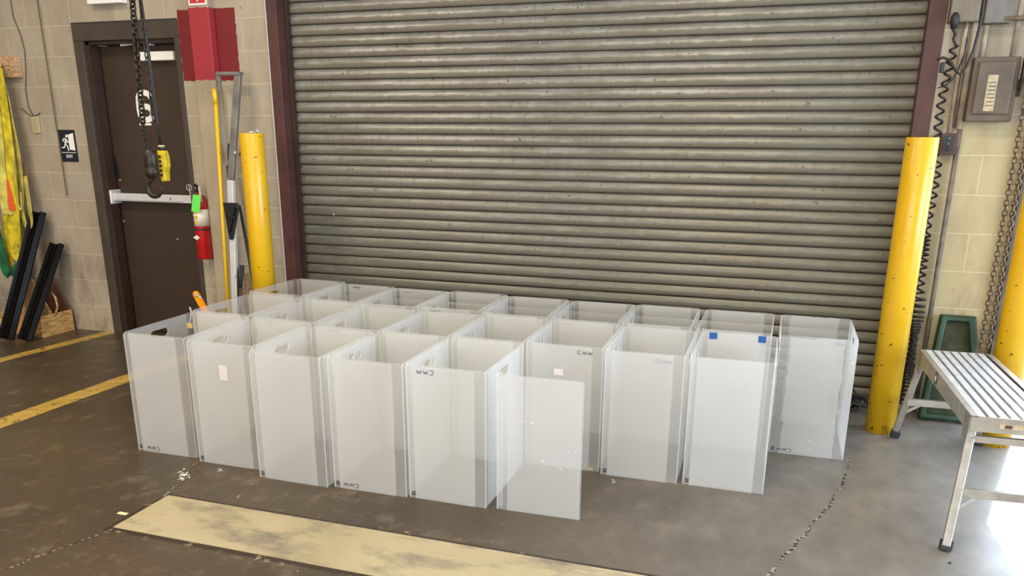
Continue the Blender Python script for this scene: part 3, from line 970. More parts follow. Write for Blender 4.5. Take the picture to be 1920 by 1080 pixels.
# ------------------------------------------------------------------ bollards
def bollard(x, y, h, label):
    t = root('bollard', (x, y, 0), label, 'bollard', 'yellow safety bollards')
    b = MB(); r = 0.0745
    b.lathe([(r, 0.0), (r, h - 0.004), (r - 0.003, h), (r - 0.02, h)], (x, y, 0), n=40)
    b.build('post', 'bollard_paint', t)
    return t


bl = bollard(-2.452, -0.42, 1.510, 'yellow steel bollard left of the shutter, behind the left end bins')
b = MB(); b.tube([(-2.42, -0.42, 1.512), (-2.41, -0.42, 1.528), (-2.395, -0.42, 1.520)], 0.005, 6); b.tube([(-2.46, -0.44, 1.512), (-2.44, -0.43, 1.519), (-2.43, -0.42, 1.512)], 0.004, 6)
b.build('wire_scrap', 'silver_bar', bl)
bollard(1.362, -0.425, 1.510, 'chipped yellow steel bollard between the shutter and the work platform')
bollard(1.905, -0.440, 1.510, 'yellow steel bollard at the right edge behind the work platform')

# ------------------------------------------------------------------ work platform
A = Vector((1.469, -0.592, 0.5)); Bn = Vector((1.509, -1.640, 0.5))
yd = (Bn - A).normalized(); yd.z = 0
xd = Vector((-yd.y, yd.x, 0)); L = (Bn - A).length; Wd = 0.322
t = root('work_platform', tuple((A + Bn) / 2 + xd * Wd / 2 - Vector((0, 0, 0.5))), 'folding aluminium work platform with ribbed deck and black rubber feet', 'work platform')
PM = Matrix(((xd.x, yd.x, 0, A.x), (xd.y, yd.y, 0, A.y), (xd.z, yd.z, 1, 0.5), (0, 0, 0, 1)))  # local: x across, y towards camera, z up from the deck


def P(x, y, z): return PM @ Vector((x, y, z))


b = MB()
for k in range(7):
    x0 = 0.026 + k * (Wd - 0.052) / 7
    x1 = x0 + (Wd - 0.052) / 7 - 0.0125
    n = 5
    pw = (x1 - x0) / n
    for j in range(n):
        b.box((x0 + j * pw, 0.004, -0.006), (x0 + j * pw + pw * 0.72, L - 0.004, 0.0), mat=PM)
    b.box((x0, 0.004, -0.010), (x1, L - 0.004, -0.0025), mat=PM)
b.build('deck', 'deck_aluminium', t)
b = MB(); b.box((0.01, 0.01, -0.016), (Wd - 0.01, L - 0.01, -0.0101), mat=PM); b.build('deck_underlay', 'deck_groove', t)
b = MB()
b.box((0, 0, -0.068), (0.003, L, 0.001), mat=PM); b.box((0.003, 0, -0.004), (0.024, L, 0.001), mat=PM)
sl = b.build('side_rail', 'aluminium', t)
b = MB(); b.box((Wd - 0.003, 0, -0.068), (Wd, L, 0.001), mat=PM); b.box((Wd - 0.024, 0, -0.004), (Wd - 0.003, L, 0.001), mat=PM)
b.build('side_rail', 'aluminium', t)
for y0 in (0, L - 0.003):
    b = MB(); b.box((0, y0, -0.060), (Wd, y0 + 0.003, 0.001), mat=PM); er = b.build('end_rail', 'aluminium', t)
b = MB(); b.box((0.10, L, -0.040), (0.30, L + 0.0008, -0.022), mat=PM); lab = b.build('warning_label', 'label_cream', t)
b = MB(); b.box((0.118, L + 0.0008, -0.037), (0.142, L + 0.0014, -0.025), mat=PM); b.build('red_mark', 'control_maroon', t)
# oval maker's badge on the side rail
bc = P(-0.0008, L * 0.40, -0.031)
for nm, rr, off, mt in (('badge', 0.031, 0.0, 'ink'), ('badge_face', 0.025, 0.0006, 'box_blue_grey'), ('badge_ring', 0.018, 0.0012, 'ink'), ('badge_centre', 0.013, 0.0018, 'label_white')):
    b = MB(); b.lathe([(rr, off), (rr, off + 0.0005)], bc, tuple(-xd), 28); b.build(nm, mt, t)
# legs: splayed C-channels
FT = {(0, 0): Vector((1.424, -0.519, 0)), (1, 0): Vector((1.815, -0.500, 0)), (0, 1): Vector((1.467, -1.790, 0)), (1, 1): Vector((1.855, -1.760, 0))}
for (sx, sy), foot in FT.items():
    top = P(0.020 if sx == 0 else Wd - 0.020, 0.035 if sy == 0 else L - 0.035, -0.012)
    dirv = (foot - top).normalized()
    b = MB()
    b.bar(top, foot + Vector((0, 0, 0.02)), 0.030, 0.022, tuple(xd))
    lg = b.build('leg', 'aluminium', t, bevel=0.003)
    b = MB()
    fb = foot + Vector((0, 0, 0.0))
    b.bar(fb - dirv * 0.042, fb - dirv * 0.004, 0.040, 0.034, tuple(xd))
    for v in b.bm.verts: v.co.z = max(v.co.z, 0.0005)
    b.build('foot', 'black_rubber', lg)
    b = MB()
    for fr in (0.14, 0.62):
        q = top + (foot - top) * fr
        sgn = 1 if sy else -1
        b.lathe([(0.006, 0), (0.004, 0.003)], q + yd * sgn * 0.011, tuple(yd * sgn), 8)
    b.build('rivet', 'silver_bar', lg)
for sy in (0, 1):
    tops = [P(0.020 if sx == 0 else Wd - 0.020, 0.035 if sy == 0 else L - 0.035, -0.012) for sx in (0, 1)]
    for fr, nm, hh in ((0.56, 'crossbar', 0.034), (0.16, 'crossbar', 0.026)):
        a = tops[0] + (FT[(0, sy)] - tops[0]) * fr; c_ = tops[1] + (FT[(1, sy)] - tops[1]) * fr
        b = MB(); b.bar(a, c_, 0.024, hh, tuple(yd)); b.build(nm, 'aluminium', t, bevel=0.002)
    a = tops[0] + (FT[(0, sy)] - tops[0]) * 0.70; m0 = tops[0] + (FT[(0, sy)] - tops[0]) * 0.57; m1 = tops[1] + (FT[(1, sy)] - tops[1]) * 0.57
    b = MB(); b.bar(a, m0 + (m1 - m0) * 0.22, 0.014, 0.003, (0, 0, 1)); b.build('brace', 'aluminium', t)
    a = tops[1] + (FT[(1, sy)] - tops[1]) * 0.70
    b = MB(); b.bar(a, m0 + (m1 - m0) * 0.78, 0.014, 0.003, (0, 0, 1)); b.build('brace', 'aluminium', t)
# corner brackets
for sy in (0, 1):
    y0, y1 = (0.0, 0.075) if sy == 0 else (L - 0.075, L)
    b = MB(); b.box((-0.004, y0, -0.105), (0.0, y1, -0.004), mat=PM); b.build('bracket', 'steel_bar', t)

# ------------------------------------------------------------------ green tray leaning on the wall
c0 = at(1762, 589, Y=-0.03); c1 = at(1832, 592, Y=-0.03)
t = root('green_tray', (1.735, -0.10, 0), 'green plastic tray with a rounded rim leaning on the wall behind the work platform', 'tray')
TL, TRr, BL, BR = Vector((c0.x, -0.02, c0.z)), Vector((c1.x, -0.02, c0.z)), Vector((1.575, -0.150, 0.0)), Vector((1.895, -0.150, 0.0))
nrm = (BL - TL).cross(TRr - TL).normalized()
if nrm.y > 0: nrm = -nrm
def shr(k, off):
    c_ = (TL + TRr + BL + BR) / 4
    cs = []
    for v, sx, sz in ((BL, 1, 1), (BR, -1, 1), (TRr, -1, -1), (TL, 1, -1)):
        up = (TL - BL).normalized()
        cs.append(v + Vector((sx * k, 0, 0)) + up * sz * k + nrm * off)
    return cs
o0, o1, i1, i0 = shr(0, 0.0), shr(0.010, 0.045), shr(0.036, 0.045), shr(0.042, 0.018)
b = MB()
allv = o0 + o1 + i1
b.add(allv, [(a + k, a + (k + 1) % 4, a + 4 + (k + 1) % 4, a + 4 + k) for a in (0, 4) for k in range(4)] + [(3, 2, 1, 0)])
n0 = b.bm.verts
b.add(i1 + i0, [(k, (k + 1) % 4, 4 + (k + 1) % 4, 4 + k) for k in range(4)])
for v in b.bm.verts:
    v.co.z = max(v.co.z, 0.0)
bmesh.ops.remove_doubles(b.bm, verts=b.bm.verts, dist=0.0005)
b.build('rim', 'green_plastic', t, bevel=0.008)
b = MB(); b.add(i0, [(0, 1, 2, 3)]); b.build('tray_floor', 'tray_liner', t)

# ------------------------------------------------------------------ electrical things on the right
def dbox(name, x0, x1, z0, z1, dep, mat, label, cat, bevel=0.006):
    o = MB().box((x0, -dep, z0), (x1, -0.001, z1)).build(name, mat, None, ((x0 + x1) / 2, 0, z0), bevel)
    return tag(o, label, cat)


q0, q1 = at(1829, 107, Y=-0.10), at(1811, 228, Y=-0.10); q2 = at(1893, 232, Y=-0.10)
EX0, EX1, EZ0, EZ1 = q0.x, q2.x + 0.005, q1.z, q0.z
t = root('disconnect_box', ((EX0 + EX1) / 2, 0, EZ0), 'grey brown electrical disconnect box with raised door and paper label', 'electrical box')
b = MB().box((EX0, -0.095, EZ0), (EX1, -0.001, EZ1)); b.build('case', 'panel_grey', t, bevel=0.006)
b = MB().box((EX0 + 0.022, -0.108, EZ0 + 0.035), (EX1 - 0.022, -0.0955, EZ1 - 0.022)); dr = b.build('door', 'panel_grey', t, bevel=0.012)
b = MB().box((EX0 + 0.070, -0.1092, EZ0 + 0.050), (EX0 + 0.116, -0.1085, EZ1 - 0.085)); b.build('label', 'label_cream', t)
b = MB().box((EX0 + 0.068, -0.1092, EZ1 - 0.072), (EX0 + 0.122, -0.1085, EZ1 - 0.058)); b.build('label_header', 'panel_grey', t)
b = MB()
for k in range(7): b.box((EX0 + 0.078, -0.1097, EZ0 + 0.075 + k * 0.018), (EX0 + 0.111, -0.1093, EZ0 + 0.079 + k * 0.018))
b.build('label_print', 'sticker_dark', t)
b = MB().box((EX1, -0.085, EZ0 + 0.12), (EX1 + 0.022, -0.03, EZ0 + 0.20)); b.box((EX1 + 0.008, -0.12, EZ0 + 0.15), (EX1 + 0.020, -0.085, EZ0 + 0.30)); b.build('lever', 'dark_steel', t)
# upper boxes
q = at(1785, 5, Y=-0.08); q2 = at(1835, 40, Y=-0.08)
dbox('junction_box', q.x, q2.x, q2.z, q2.z + 0.16, 0.08, 'box_grey', 'tan junction box at the top of the wall beside the maroon jamb', 'electrical box')
q = at(1853, 0, Y=-0.08); q2 = at(1897, 42, Y=-0.08)
dbox('junction_box', q.x - 0.005, q2.x, q2.z, q2.z + 0.18, 0.08, 'box_blue_grey', 'blue grey junction box above the disconnect box', 'electrical box')
# red push button station
q = at(1766, 250, Y=-0.06); q2 = at(1790, 291, Y=-0.06)
t = root('control_station', ((q.x + q2.x) / 2, 0, q2.z), 'small maroon push button station with green buttons right of the jamb', 'switch')
b = MB().box((q.x, -0.055, q2.z), (q2.x, -0.001, q.z)); b.build('case', 'control_maroon', t, bevel=0.003)
b = MB().box((q.x + 0.014, -0.058, q2.z + 0.018), (q2.x - 0.014, -0.0555, q.z - 0.014)); b.build('plate', 'black_plastic', t)
for k in range(3):
    b = MB(); b.lathe([(0.011, 0), (0.009, 0.006)], ((q.x + q2.x) / 2, -0.058, q2.z + 0.032 + k * 0.026), (0, -1, 0), 14); b.build('button', 'button_green' if k else 'sign_black', t)


def conduit(pts, r, mat, label, n=10):
    b = MB(); b.tube(pts, r, n)
    o = b.build('conduit', mat, None, pts[0])
    return tag(o, label, 'conduit')


cx = (q.x + q2.x) / 2
conduit([(cx, -0.03, q.z + 0.0), (cx, -0.03, 1.98), (cx + 0.004, -0.03, 2.075)], 0.010, 'conduit_paint', 'thin painted conduit rising from the push button station')
conduit([(1.585, -0.028, 0.0), (1.585, -0.028, 1.55)], 0.012, 'conduit_steel', 'grey conduit running down the cream wall to the floor')
conduit([(1.578, -0.028, 1.551), (1.578, -0.028, 3.0)], 0.016, 'conduit_paint', 'thick cream conduit beside the disconnect box')
conduit([(1.555, -0.022, 1.56), (1.555, -0.022, 1.92)], 0.008, 'conduit_steel', 'slim grey conduit between the button station and thick conduit')
conduit([(EX0 + 0.035, -0.05, EZ1), (EX0 + 0.035, -0.05, EZ1 + 0.15)], 0.013, 'conduit_paint', 'short cream conduit on the left top of the disconnect box')
conduit([(EX1 - 0.035, -0.05, EZ1), (EX1 - 0.035, -0.05, EZ1 + 0.50)], 0.013, 'conduit_paint', 'cream conduit on the right top of the disconnect box')
conduit([(EX1 - 0.10, -0.075, EZ1 + 0.175), (2.06, -0.075, EZ1 + 0.175)], 0.012, 'conduit_steel', 'level grey conduit crossing above the disconnect box')

# coiled cord
pts = []
z = 1.87
ph = 0
path = [(1788, 45), (1790, 88), (1783, 112), (1765, 190), (1758, 245), (1750, 330), (1738, 400), (1725, 500), (1712, 600), (1700, 680), (1690, 745)]
P3 = [at(x, y, Y=-0.09) for x, y in path]
P3[-1].z = 0.06
ln = []
for i in range(len(P3) - 1):
    n = max(2, int((P3[i + 1] - P3[i]).length / 0.004))
    for k in range(n): ln.append(P3[i].lerp(P3[i + 1], k / n))
acc = 0
for i, p_ in enumerate(ln):
    f = i / len(ln)
    amp = 0.004 if p_.z > 1.95 else (0.017 if p_.z > 0.7 else 0.026)
    pitch_ = 0.052 if p_.z > 1.0 else (0.026 if p_.z > 0.55 else 0.020)
    amp *= 1 + 0.35 * math.sin(i * 0.021) * math.sin(i * 0.057) if p_.z < 1.2 else 1
    acc += 0.004 / pitch_ * 2 * math.pi * (1 + (0.45 * math.sin(i * 0.034) if p_.z < 1.0 else 0))
    pts.append(p_ + Vector((math.cos(acc) * amp + (0.016 if p_.z < 1.4 else 0), math.sin(acc) * amp, 0)))
b = MB(); b.tube(pts, 0.0062, 6)
t = root('coiled_cord', tuple(pts[-1]), 'black coiled cord hanging beside the maroon jamb behind the right bollard', 'cord')
b.build('coil', 'cord_black', t)
q = at(1789, 46, Y=-0.09)
b = MB(); b.lathe([(0.012, 0), (0.020, 0.03), (0.020, 0.055), (0.010, 0.075)], q - Vector((0, 0, 0.02)), n=14); b.build('plug', 'cord_black', t)
# hanging loop of cable
pp = [at(x, y, Y=-0.125) for x, y in ((1757, 112), (1768, 108), (1780, 112), (1790, 130), (1800, 140), (1812, 125), (1825, 95), (1836, 55), (1842, 25), (1845, 0), (1848, -40))]
b = MB(); b.tube(pp, 0.007, 6)
t = root('cable_loop', tuple(pp[0]), 'thick black cable hanging in a loop right of the maroon jamb', 'cable')
b.build('cable', 'cord_black', t)
q = at(1767, 125, Y=-0.125); b = MB(); b.box((q.x - 0.012, -0.145, q.z - 0.03), (q.x + 0.012, -0.115, q.z + 0.02)); b.build('connector', 'black_plastic', t, bevel=0.005)
pp = [at(x, y, Y=-0.045) for x, y in ((1758, 165), (1770, 162), (1785, 150), (1797, 130), (1808, 100), (1815, 70))]
b = MB(); b.tube(pp, 0.003, 5); tag(b.build('thin_wire', 'cord_black', None, tuple(pp[0])), 'thin black wire curving beside the coiled cord', 'wire')

# cable heap at the foot of the jamb
b = MB()
rr = random.Random(3)
for k in range(7):
    cxx, cyy = 1.20 + rr.uniform(-0.06, 0.09), -0.10 + rr.uniform(-0.06, 0.03)
    ra = rr.uniform(0.035, 0.075)
    tl = rr.uniform(-0.7, 0.7)
    b.tube([(cxx + ra * math.cos(a_ / 14 * 2 * math.pi), cyy + ra * 0.8 * math.sin(a_ / 14 * 2 * math.pi), 0.016 + k * 0.011 + 0.012 * math.sin(a_ / 14 * 4 * math.pi + tl)) for a_ in range(14)], 0.0065, 6, closed=True)
b.tube([(1.02, 0.07, 0.20), (1.10, 0.03, 0.20), (1.20, -0.04, 0.16), (1.27, -0.10, 0.08), (1.25, -0.13, 0.03)], 0.006, 6)
tag(b.build('cable_heap', 'cord_black', None, (1.2, -0.1, 0)), 'tangled heap of black cable on the floor behind the chipped bollard', 'cable')


# ------------------------------------------------------------------ chains
def chain_mb(a, b_, plen, wd, r, n=5):
    a, b_ = Vector(a), Vector(b_)
    t = (b_ - a).normalized()
    u = t.cross(Vector((0, 1, 0))).normalized()
    v = t.cross(u).normalized()
    mb = MB()
    N = int((b_ - a).length / plen)
    for i in range(N):
        c_ = a + t * plen * (i + 0.5)
        s_ = u if i % 2 == 0 else v
        hl = plen / 2 + r * 0.6
        hw = wd / 2
        pts_ = []
        for k in range(10):
            an = 2 * math.pi * k / 10
            pts_.append(c_ + s_ * math.cos(an) * hw + t * (math.sin(an) * hl * 0.55 + (hl * 0.45 if math.sin(an) > 0.01 else (-hl * 0.45 if math.sin(an) < -0.01 else 0))))
        mb.tube(pts_, r, n, closed=True)
    return mb


ca, cb = at(1925, 110, Y=-0.10), at(1829, 690, Y=-0.10)
mb = chain_mb((1.838, -0.125, 2.4), (1.838, -0.125, 0.42), 0.026, 0.023, 0.0042)
tag(mb.build('hand_chain', 'chain_steel', None, (1.838, -0.10, 0.25)), 'left strand of the steel hand chain beside the bay guide rail', 'chain', 'hand chain strands')
mb = chain_mb((1.872, -0.125, 2.4), (1.872, -0.125, 0.42), 0.026, 0.023, 0.0042)
tag(mb.build('hand_chain', 'chain_steel', None, (1.872, -0.10, 0.25)), 'right strand of the steel hand chain beside the bay guide rail', 'chain', 'hand chain strands')

# hoist
HK = at(281, 308, Y=-1.50)          # centre of the hook block
t = root('hoist_hook', (HK.x, HK.y, HK.z - 0.12), 'black lifting hook and block on a heavy black chain in front of the brown door', 'hoist hook')
tp = at(248, 0, Y=-1.50); tp2 = tp + (tp - HK) * 1.1; tp2.x = tp.x - 0.02
ctop = at(275, 288, Y=-1.50)
mid_ = at(268, 232, Y=-1.50)
mb = chain_mb(tp + (tp - mid_) * 0.9, mid_, 0.0205, 0.0275, 0.0050, 6); mb.build('load_chain', 'dark_steel', t)
mb = chain_mb(mid_, ctop, 0.0140, 0.0150, 0.0030, 6); mb.build('thin_chain', 'dark_steel', t)
b = MB(); b.lathe([(0.012, 0.075), (0.030, 0.070), (0.036, 0.045), (0.037, -0.005), (0.034, -0.012), (0.034, -0.020), (0.038, -0.024), (0.036, -0.055), (0.022, -0.066), (0.012, -0.072)], (HK.x + 0.004, HK.y, HK.z), n=20)
for v in b.bm.verts: v.co.y = HK.y + (v.co.y - HK.y) * 0.75
b.build('hook_block', 'dark_steel', t)
hc = at(290, 352, Y=-1.50)
pts, rs = [], []
pts.append(Vector((HK.x + 0.006, HK.y, HK.z - 0.060))); rs.append(0.010)
pts.append(Vector((hc.x - 0.006, HK.y, hc.z + 0.042))); rs.append(0.009)
for k in range(15):
    an = R(128 + k * 16)
    pts.append(Vector((hc.x + 0.043 * math.cos(an), HK.y, hc.z - 0.002 + 0.040 * math.sin(an)))); rs.append(0.013 + 0.005 * math.sin(min(1, k / 12) * math.pi) - 0.006 * (k / 14))
pts.append(pts[-1] + Vector((0.004, 0, 0.014))); rs.append(0.004)
b = MB(); b.tube(pts, rs, 10); b.build('hook', 'dark_steel', t)
# pendant control
pc = at(308, 311, Y=-1.46)
t = root('pendant_control', (pc.x, pc.y, pc.z - 0.06), 'yellow hoist pendant control hanging on a black cable beside the hook', 'hoist control')
b = MB()
b.prism([(-0.020, 0.075), (0.018, 0.075), (0.026, 0.045), (0.026, 0.0), (0.016, -0.03), (0.013, -0.075), (-0.014, -0.078), (-0.020, -0.02)], (pc.x, pc.y - 0.018, pc.z), (pc.x, pc.y + 0.018, pc.z), (1, 0, 0), (0, 0, 1))
b.build('housing', 'pendant_yellow', t, bevel=0.004)
for k, zz in enumerate((0.045, 0.022, 0.0, -0.022, -0.045)):
    b = MB(); b.lathe([(0.008, 0), (0.007, 0.003)], (pc.x - 0.006, pc.y - 0.018, pc.z + zz), (0, -1, 0), 12); b.build('button', 'black_plastic', t)
tc = at(264, 0, Y=-1.46); tc2 = at(262, -120, Y=-1.46)
b = MB(); b.tube([tc2, tc, at(280, 110, Y=-1.46), at(294, 220, Y=-1.46), (pc.x - 0.006, pc.y, pc.z + 0.10)], 0.0072, 8)
b.lathe([(0.016, 0.0), (0.014, 0.028)], (pc.x - 0.004, pc.y, pc.z + 0.074), n=12)
b.build('cable', 'cord_black', t)
b = MB(); b.lathe([(0.0165, 0.006), (0.0165, 0.016)], (pc.x - 0.004, pc.y, pc.z + 0.085), n=12); b.build('clamp_band', 'ivory_plastic', t)
mb = chain_mb(at(256, -60, Y=-1.51), at(288, 225, Y=-1.51), 0.026, 0.015, 0.0034, 5)
st = tag(mb.build('strain_chain', 'dark_steel', None, tuple(at(290, 215, Y=-1.47))), 'thin slack black chain hanging along the hoist pendant cable', 'chain')
q = at(285, 198, Y=-1.44)
t = root('chain_clip', tuple(q), 'black clip with a small green block on the hoist cable over the door number', 'clip')
b = MB(); b.box((q.x - 0.005, q.y - 0.008, q.z - 0.03), (q.x + 0.012, q.y + 0.008, q.z + 0.045)); b.build('clip_body', 'black_plastic', t)
b = MB(); b.box((q.x - 0.004, q.y - 0.012, q.z - 0.050), (q.x + 0.014, q.y + 0.010, q.z - 0.022)); b.build('green_block', 'tray_liner', t)
b = MB(); b.tube([(q.x - 0.03, q.y, q.z + 0.02), (q.x + 0.02, q.y, q.z + 0.022)], 0.004, 6); b.build('clip_pin', 'dark_steel', t)

# ------------------------------------------------------------------ left wall things
# black exit sign
q0, q1 = at(108, 243, Y=-0.004), at(148, 304, Y=-0.004)
ex, ez = (q0.x + q1.x) / 2, (q0.z + q1.z) / 2
t = root('exit_sign', (ex, 0, ez), 'black wall plaque with running figure and open door, reading EXIT', 'sign')
b = MB(); b.prism([(x - 0.0765, z_ - 0.1145) for x, z_ in rounded(0.153, 0.229, 0.008)], (ex, -0.0045, ez), (ex, -0.0005, ez), (1, 0, 0), (0, 0, 1)); b.build('plate', 'sign_black', t)
put_text('lettering', 'EXIT', 0.030, (ex, -0.0052, ez - 0.076), 'white_paint', t, bold=0.0004)
b = MB(); b.box((ex - 0.068, -0.0056, ez - 0.050), (ex + 0.066, -0.0046, ez - 0.046)); b.build('rule', 'white_paint', t)
b = MB(); b.prism([(0.012, 0.080), (0.062, 0.092), (0.062, -0.034), (0.012, -0.026)], (ex, -0.0058, ez), (ex, -0.0046, ez), (1, 0, 0), (0, 0, 1)); b.build('door_symbol', 'white_paint', t)
b = MB()
S = lambda x, z_: Vector((ex + x, -0.0052, ez + z_))
b.lathe([(0.011, 0), (0.011, 0.0012)], (ex - 0.002, -0.0046, ez + 0.070), (0, -1, 0), 14)
for chain_ in ([(-0.014, 0.052), (-0.024, 0.012)], [(-0.014, 0.052), (-0.036, 0.050), (-0.044, 0.030)], [(-0.008, 0.046), (0.0, 0.026), (0.016, 0.026)],
               [(-0.024, 0.014), (-0.004, -0.004), (-0.002, -0.036)], [(-0.026, 0.014), (-0.036, -0.012), (-0.062, -0.012)]):
    for a, c_ in zip(chain_, chain_[1:]):
        wdt = 0.016 if chain_[0] == (-0.014, 0.052) and len(chain_) == 2 else 0.009
        b.bar(S(*a), S(*c_), wdt, 0.0010, (S(*a) - S(*c_)).cross(Vector((0, 1, 0))).normalized())
b.build('figure_symbol', 'white_paint', t)
# lit exit sign at the very top
q0, q1 = at(163, 8, Y=-0.06), at(227, 3, Y=-0.06)
t = root('lit_exit_sign', ((q0.x + q1.x) / 2, 0, q0.z), 'white box exit sign with red letters above the brown door', 'sign')
b = MB(); b.box((q0.x, -0.06, q0.z), (q1.x, -0.001, q0.z + 0.20)); b.build('housing', 'white_paint', t, bevel=0.004)
put_text('lettering', 'EXIT', 0.18, ((q0.x + q1.x) / 2, -0.0612, q0.z + 0.088), 'sign_red', t, sx=0.62, bold=0.002)
# fire arrow sign on the column
q0, q1 = at(354, 10, Y=-0.065), at(388, 9, Y=-0.065)
t = root('arrow_sign', ((q0.x + q1.x) / 2, -0.062, q0.z), 'red sign with white border and white arrow pointing down on the column', 'sign')
b = MB(); b.box((q0.x, -0.0655, q0.z), (q1.x - 0.003, -0.0625, q0.z + 0.20)); b.build('plate', 'white_paint', t)
b = MB(); b.box((q0.x + 0.010, -0.0665, q0.z + 0.010), (q1.x - 0.013, -0.0656, q0.z + 0.19)); b.build('red_field', 'sign_red', t)
cxx = (q0.x + q1.x) / 2
b = MB(); b.prism([(0, 0.018), (0.026, 0.060), (0.010, 0.060), (0.010, 0.12), (-0.010, 0.12), (-0.010, 0.060), (-0.026, 0.060)], (cxx, -0.0672, q0.z), (cxx, -0.0666, q0.z), (1, 0, 0), (0, 0, 1)); b.build('arrow', 'white_paint', t)
# wall switch and wires
q0, q1 = at(57, 218, Y=-0.01), at(76, 250, Y=-0.01)
t = root('wall_switch', ((q0.x + q1.x) / 2, 0, q1.z), 'yellowed ivory wall switch plate with wire above', 'switch')
b = MB(); b.box((q0.x, -0.012, q1.z), (q1.x, -0.001, q0.z)); b.build('plate', 'ivory_plastic', t, bevel=0.003)
for dz in (0.035, 0.085):
    b = MB(); b.box(((q0.x + q1.x) / 2 - 0.006, -0.016, q1.z + dz - 0.009), ((q0.x + q1.x) / 2 + 0.006, -0.012, q1.z + dz + 0.009)); b.build('outlet', 'label_cream', t)
pp = [at(x, y, Y=-0.012) for x, y in ((15, -30), (24, 30), (38, 65), (46, 95), (48, 130), (48, 170), (53, 200), (62, 218))]
b = MB(); b.tube(pp, 0.0028, 5); tag(b.build('wall_wire', 'cord_black', None, tuple(pp[-1])), 'thin dark wire running down to the ivory wall switch', 'wire')
pp = [at(x, y, Y=-0.010) for x, y in ((40, 203), (50, 212), (58, 218), (70, 216), (75, 212))]
b = MB(); b.tube(pp, 0.003, 5); tag(b.build('wire_stub', 'cord_black', None, tuple(pp[-1])), 'short bent wire stubs on top of the ivory wall switch', 'wire')
# beaded rope
pp = []
for k in range(260):
    zz = 2.6 - k * (2.6 - 1.05) / 259
    pp.append((-4.425 + 0.0025 * math.cos(k * 1.3), -0.02 + 0.0025 * math.sin(k * 1.3), zz))
b = MB(); b.tube(pp, [0.0028 + 0.0014 * (k % 2) for k in range(260)], 5)
tag(b.build('pull_rope', 'rope_brown', None, (-4.425, -0.02, 1.05)), 'thin dark beaded rope hanging down the block wall left of the exit plaque', 'rope')

# wooden hanger block with slings
q0, q1 = at(-12, 106, Y=-0.05), at(33, 145, Y=-0.05)
t = tag(MB().box((q0.x, -0.05, q1.z), (q1.x, -0.001, q0.z)).build('hanger_block', 'pale_wood', None, ((q0.x + q1.x) / 2, 0, q1.z), 0.003), 'wooden block fixed to the wall above the yellow slings', 'wood block')
b = MB(); q = at(17, 124, Y=-0.052); b.lathe([(0.004, 0), (0.003, 0.003)], (q.x, -0.05, q.z), (0, -1, 0), 8); b.build('screw', 'black_plastic', t)
# a peg on the block carries the slings


def ribbon(pts, wd, th, mat, name, label, cat, group, tilt=0.0, parent=None):
    """flat webbing following picture points at a given distance from the wall"""
    P_ = [Vector(p) for p in pts]
    # resample smoothly
    out = []
    for i in range(len(P_) - 1):
        p0_, p1_, p2_, p3_ = P_[max(0, i - 1)], P_[i], P_[i + 1], P_[min(len(P_) - 1, i + 2)]
        for k in range(6):
            u_ = k / 6
            out.append(0.5 * ((2 * p1_) + (p2_ - p0_) * u_ + (2 * p0_ - 5 * p1_ + 4 * p2_ - p3_) * u_ * u_ + (3 * p1_ - p0_ - 3 * p2_ + p3_) * u_ ** 3))
    out.append(P_[-1])
    b = MB()
    rings = []
    for i, p_ in enumerate(out):
        t_ = (out[min(i + 1, len(out) - 1)] - out[max(i - 1, 0)]).normalized()
        s_ = Vector((math.cos(tilt), -math.sin(tilt), 0))
        s_ = (s_ - t_ * s_.dot(t_))
        s_ = s_.normalized() if s_.length > 0.05 else Vector((1, 0, 0))
        n_ = t_.cross(s_)
        rings.append([b.bm.verts.new(p_ + s_ * a * wd / 2 + n_ * c_ * th / 2) for a, c_ in ((-1, -1), (1, -1), (1, 1), (-1, 1))])
    for A_, B_ in zip(rings, rings[1:]):
        for k in range(4):
            f = b.bm.faces.new((A_[k], A_[(k + 1) % 4], B_[(k + 1) % 4], B_[k])); f.smooth = False
    b.bm.faces.new(rings[0]); b.bm.faces.new(rings[-1])
    if parent: return b.build(name, mat, parent)
    return tag(b.build(name, mat, None, tuple(P_[0])), label, cat, group)


G = 'lifting slings hanging from the wooden block'
A3 = lambda l, Y: [tuple(at(x, y, Y=Y)) for x, y in l]
ribbon(A3([(-8, 128), (2, 190), (14, 280), (22, 360), (26, 420), (30, 470), (36, 478)], -0.155), 0.118, 0.006, 'sling_yellow', 'web_sling', 'broad yellow web sling hanging in front with an orange red tag', 'sling', G)
ribbon(A3([(-6, 125), (10, 170), (22, 230), (34, 290), (40, 350), (42, 400), (50, 425), (58, 418), (54, 380), (46, 330)], -0.125), 0.052, 0.006, 'sling_pale', 'web_sling', 'pale yellow narrow sling looping at the right of the bundle', 'sling', G, 0.3)
ribbon(A3([(-4, 120), (8, 180), (16, 260), (30, 340), (34, 400), (38, 440), (44, 445)], -0.095), 0.060, 0.006, 'sling_yellow', 'web_sling', 'yellow sling at the back of the bundle beside the wall', 'sling', G, 0.2)
ribbon(A3([(-14, 150), (-4, 230), (4, 320), (8, 380), (12, 400), (18, 395)], -0.175), 0.055, 0.006, 'sling_pale', 'web_sling', 'pale sling at the left picture edge beside the red tag', 'sling', G, -0.3)
ribbon(A3([(10, 430), (16, 480), (30, 520), (38, 530), (40, 500), (36, 450), (30, 420)], -0.13), 0.075, 0.006, 'sling_yellow', 'web_sling', 'stained yellow sling end looping lowest in the bundle', 'sling', G, 0.2)
ribbon(A3([(12, 370), (13, 420), (14, 465), (22, 478), (26, 450), (26, 400)], -0.105), 0.070, 0.006, 'sling_yellow', 'web_sling', 'folded yellow sling end behind the broad front sling', 'sling', G, -0.1)
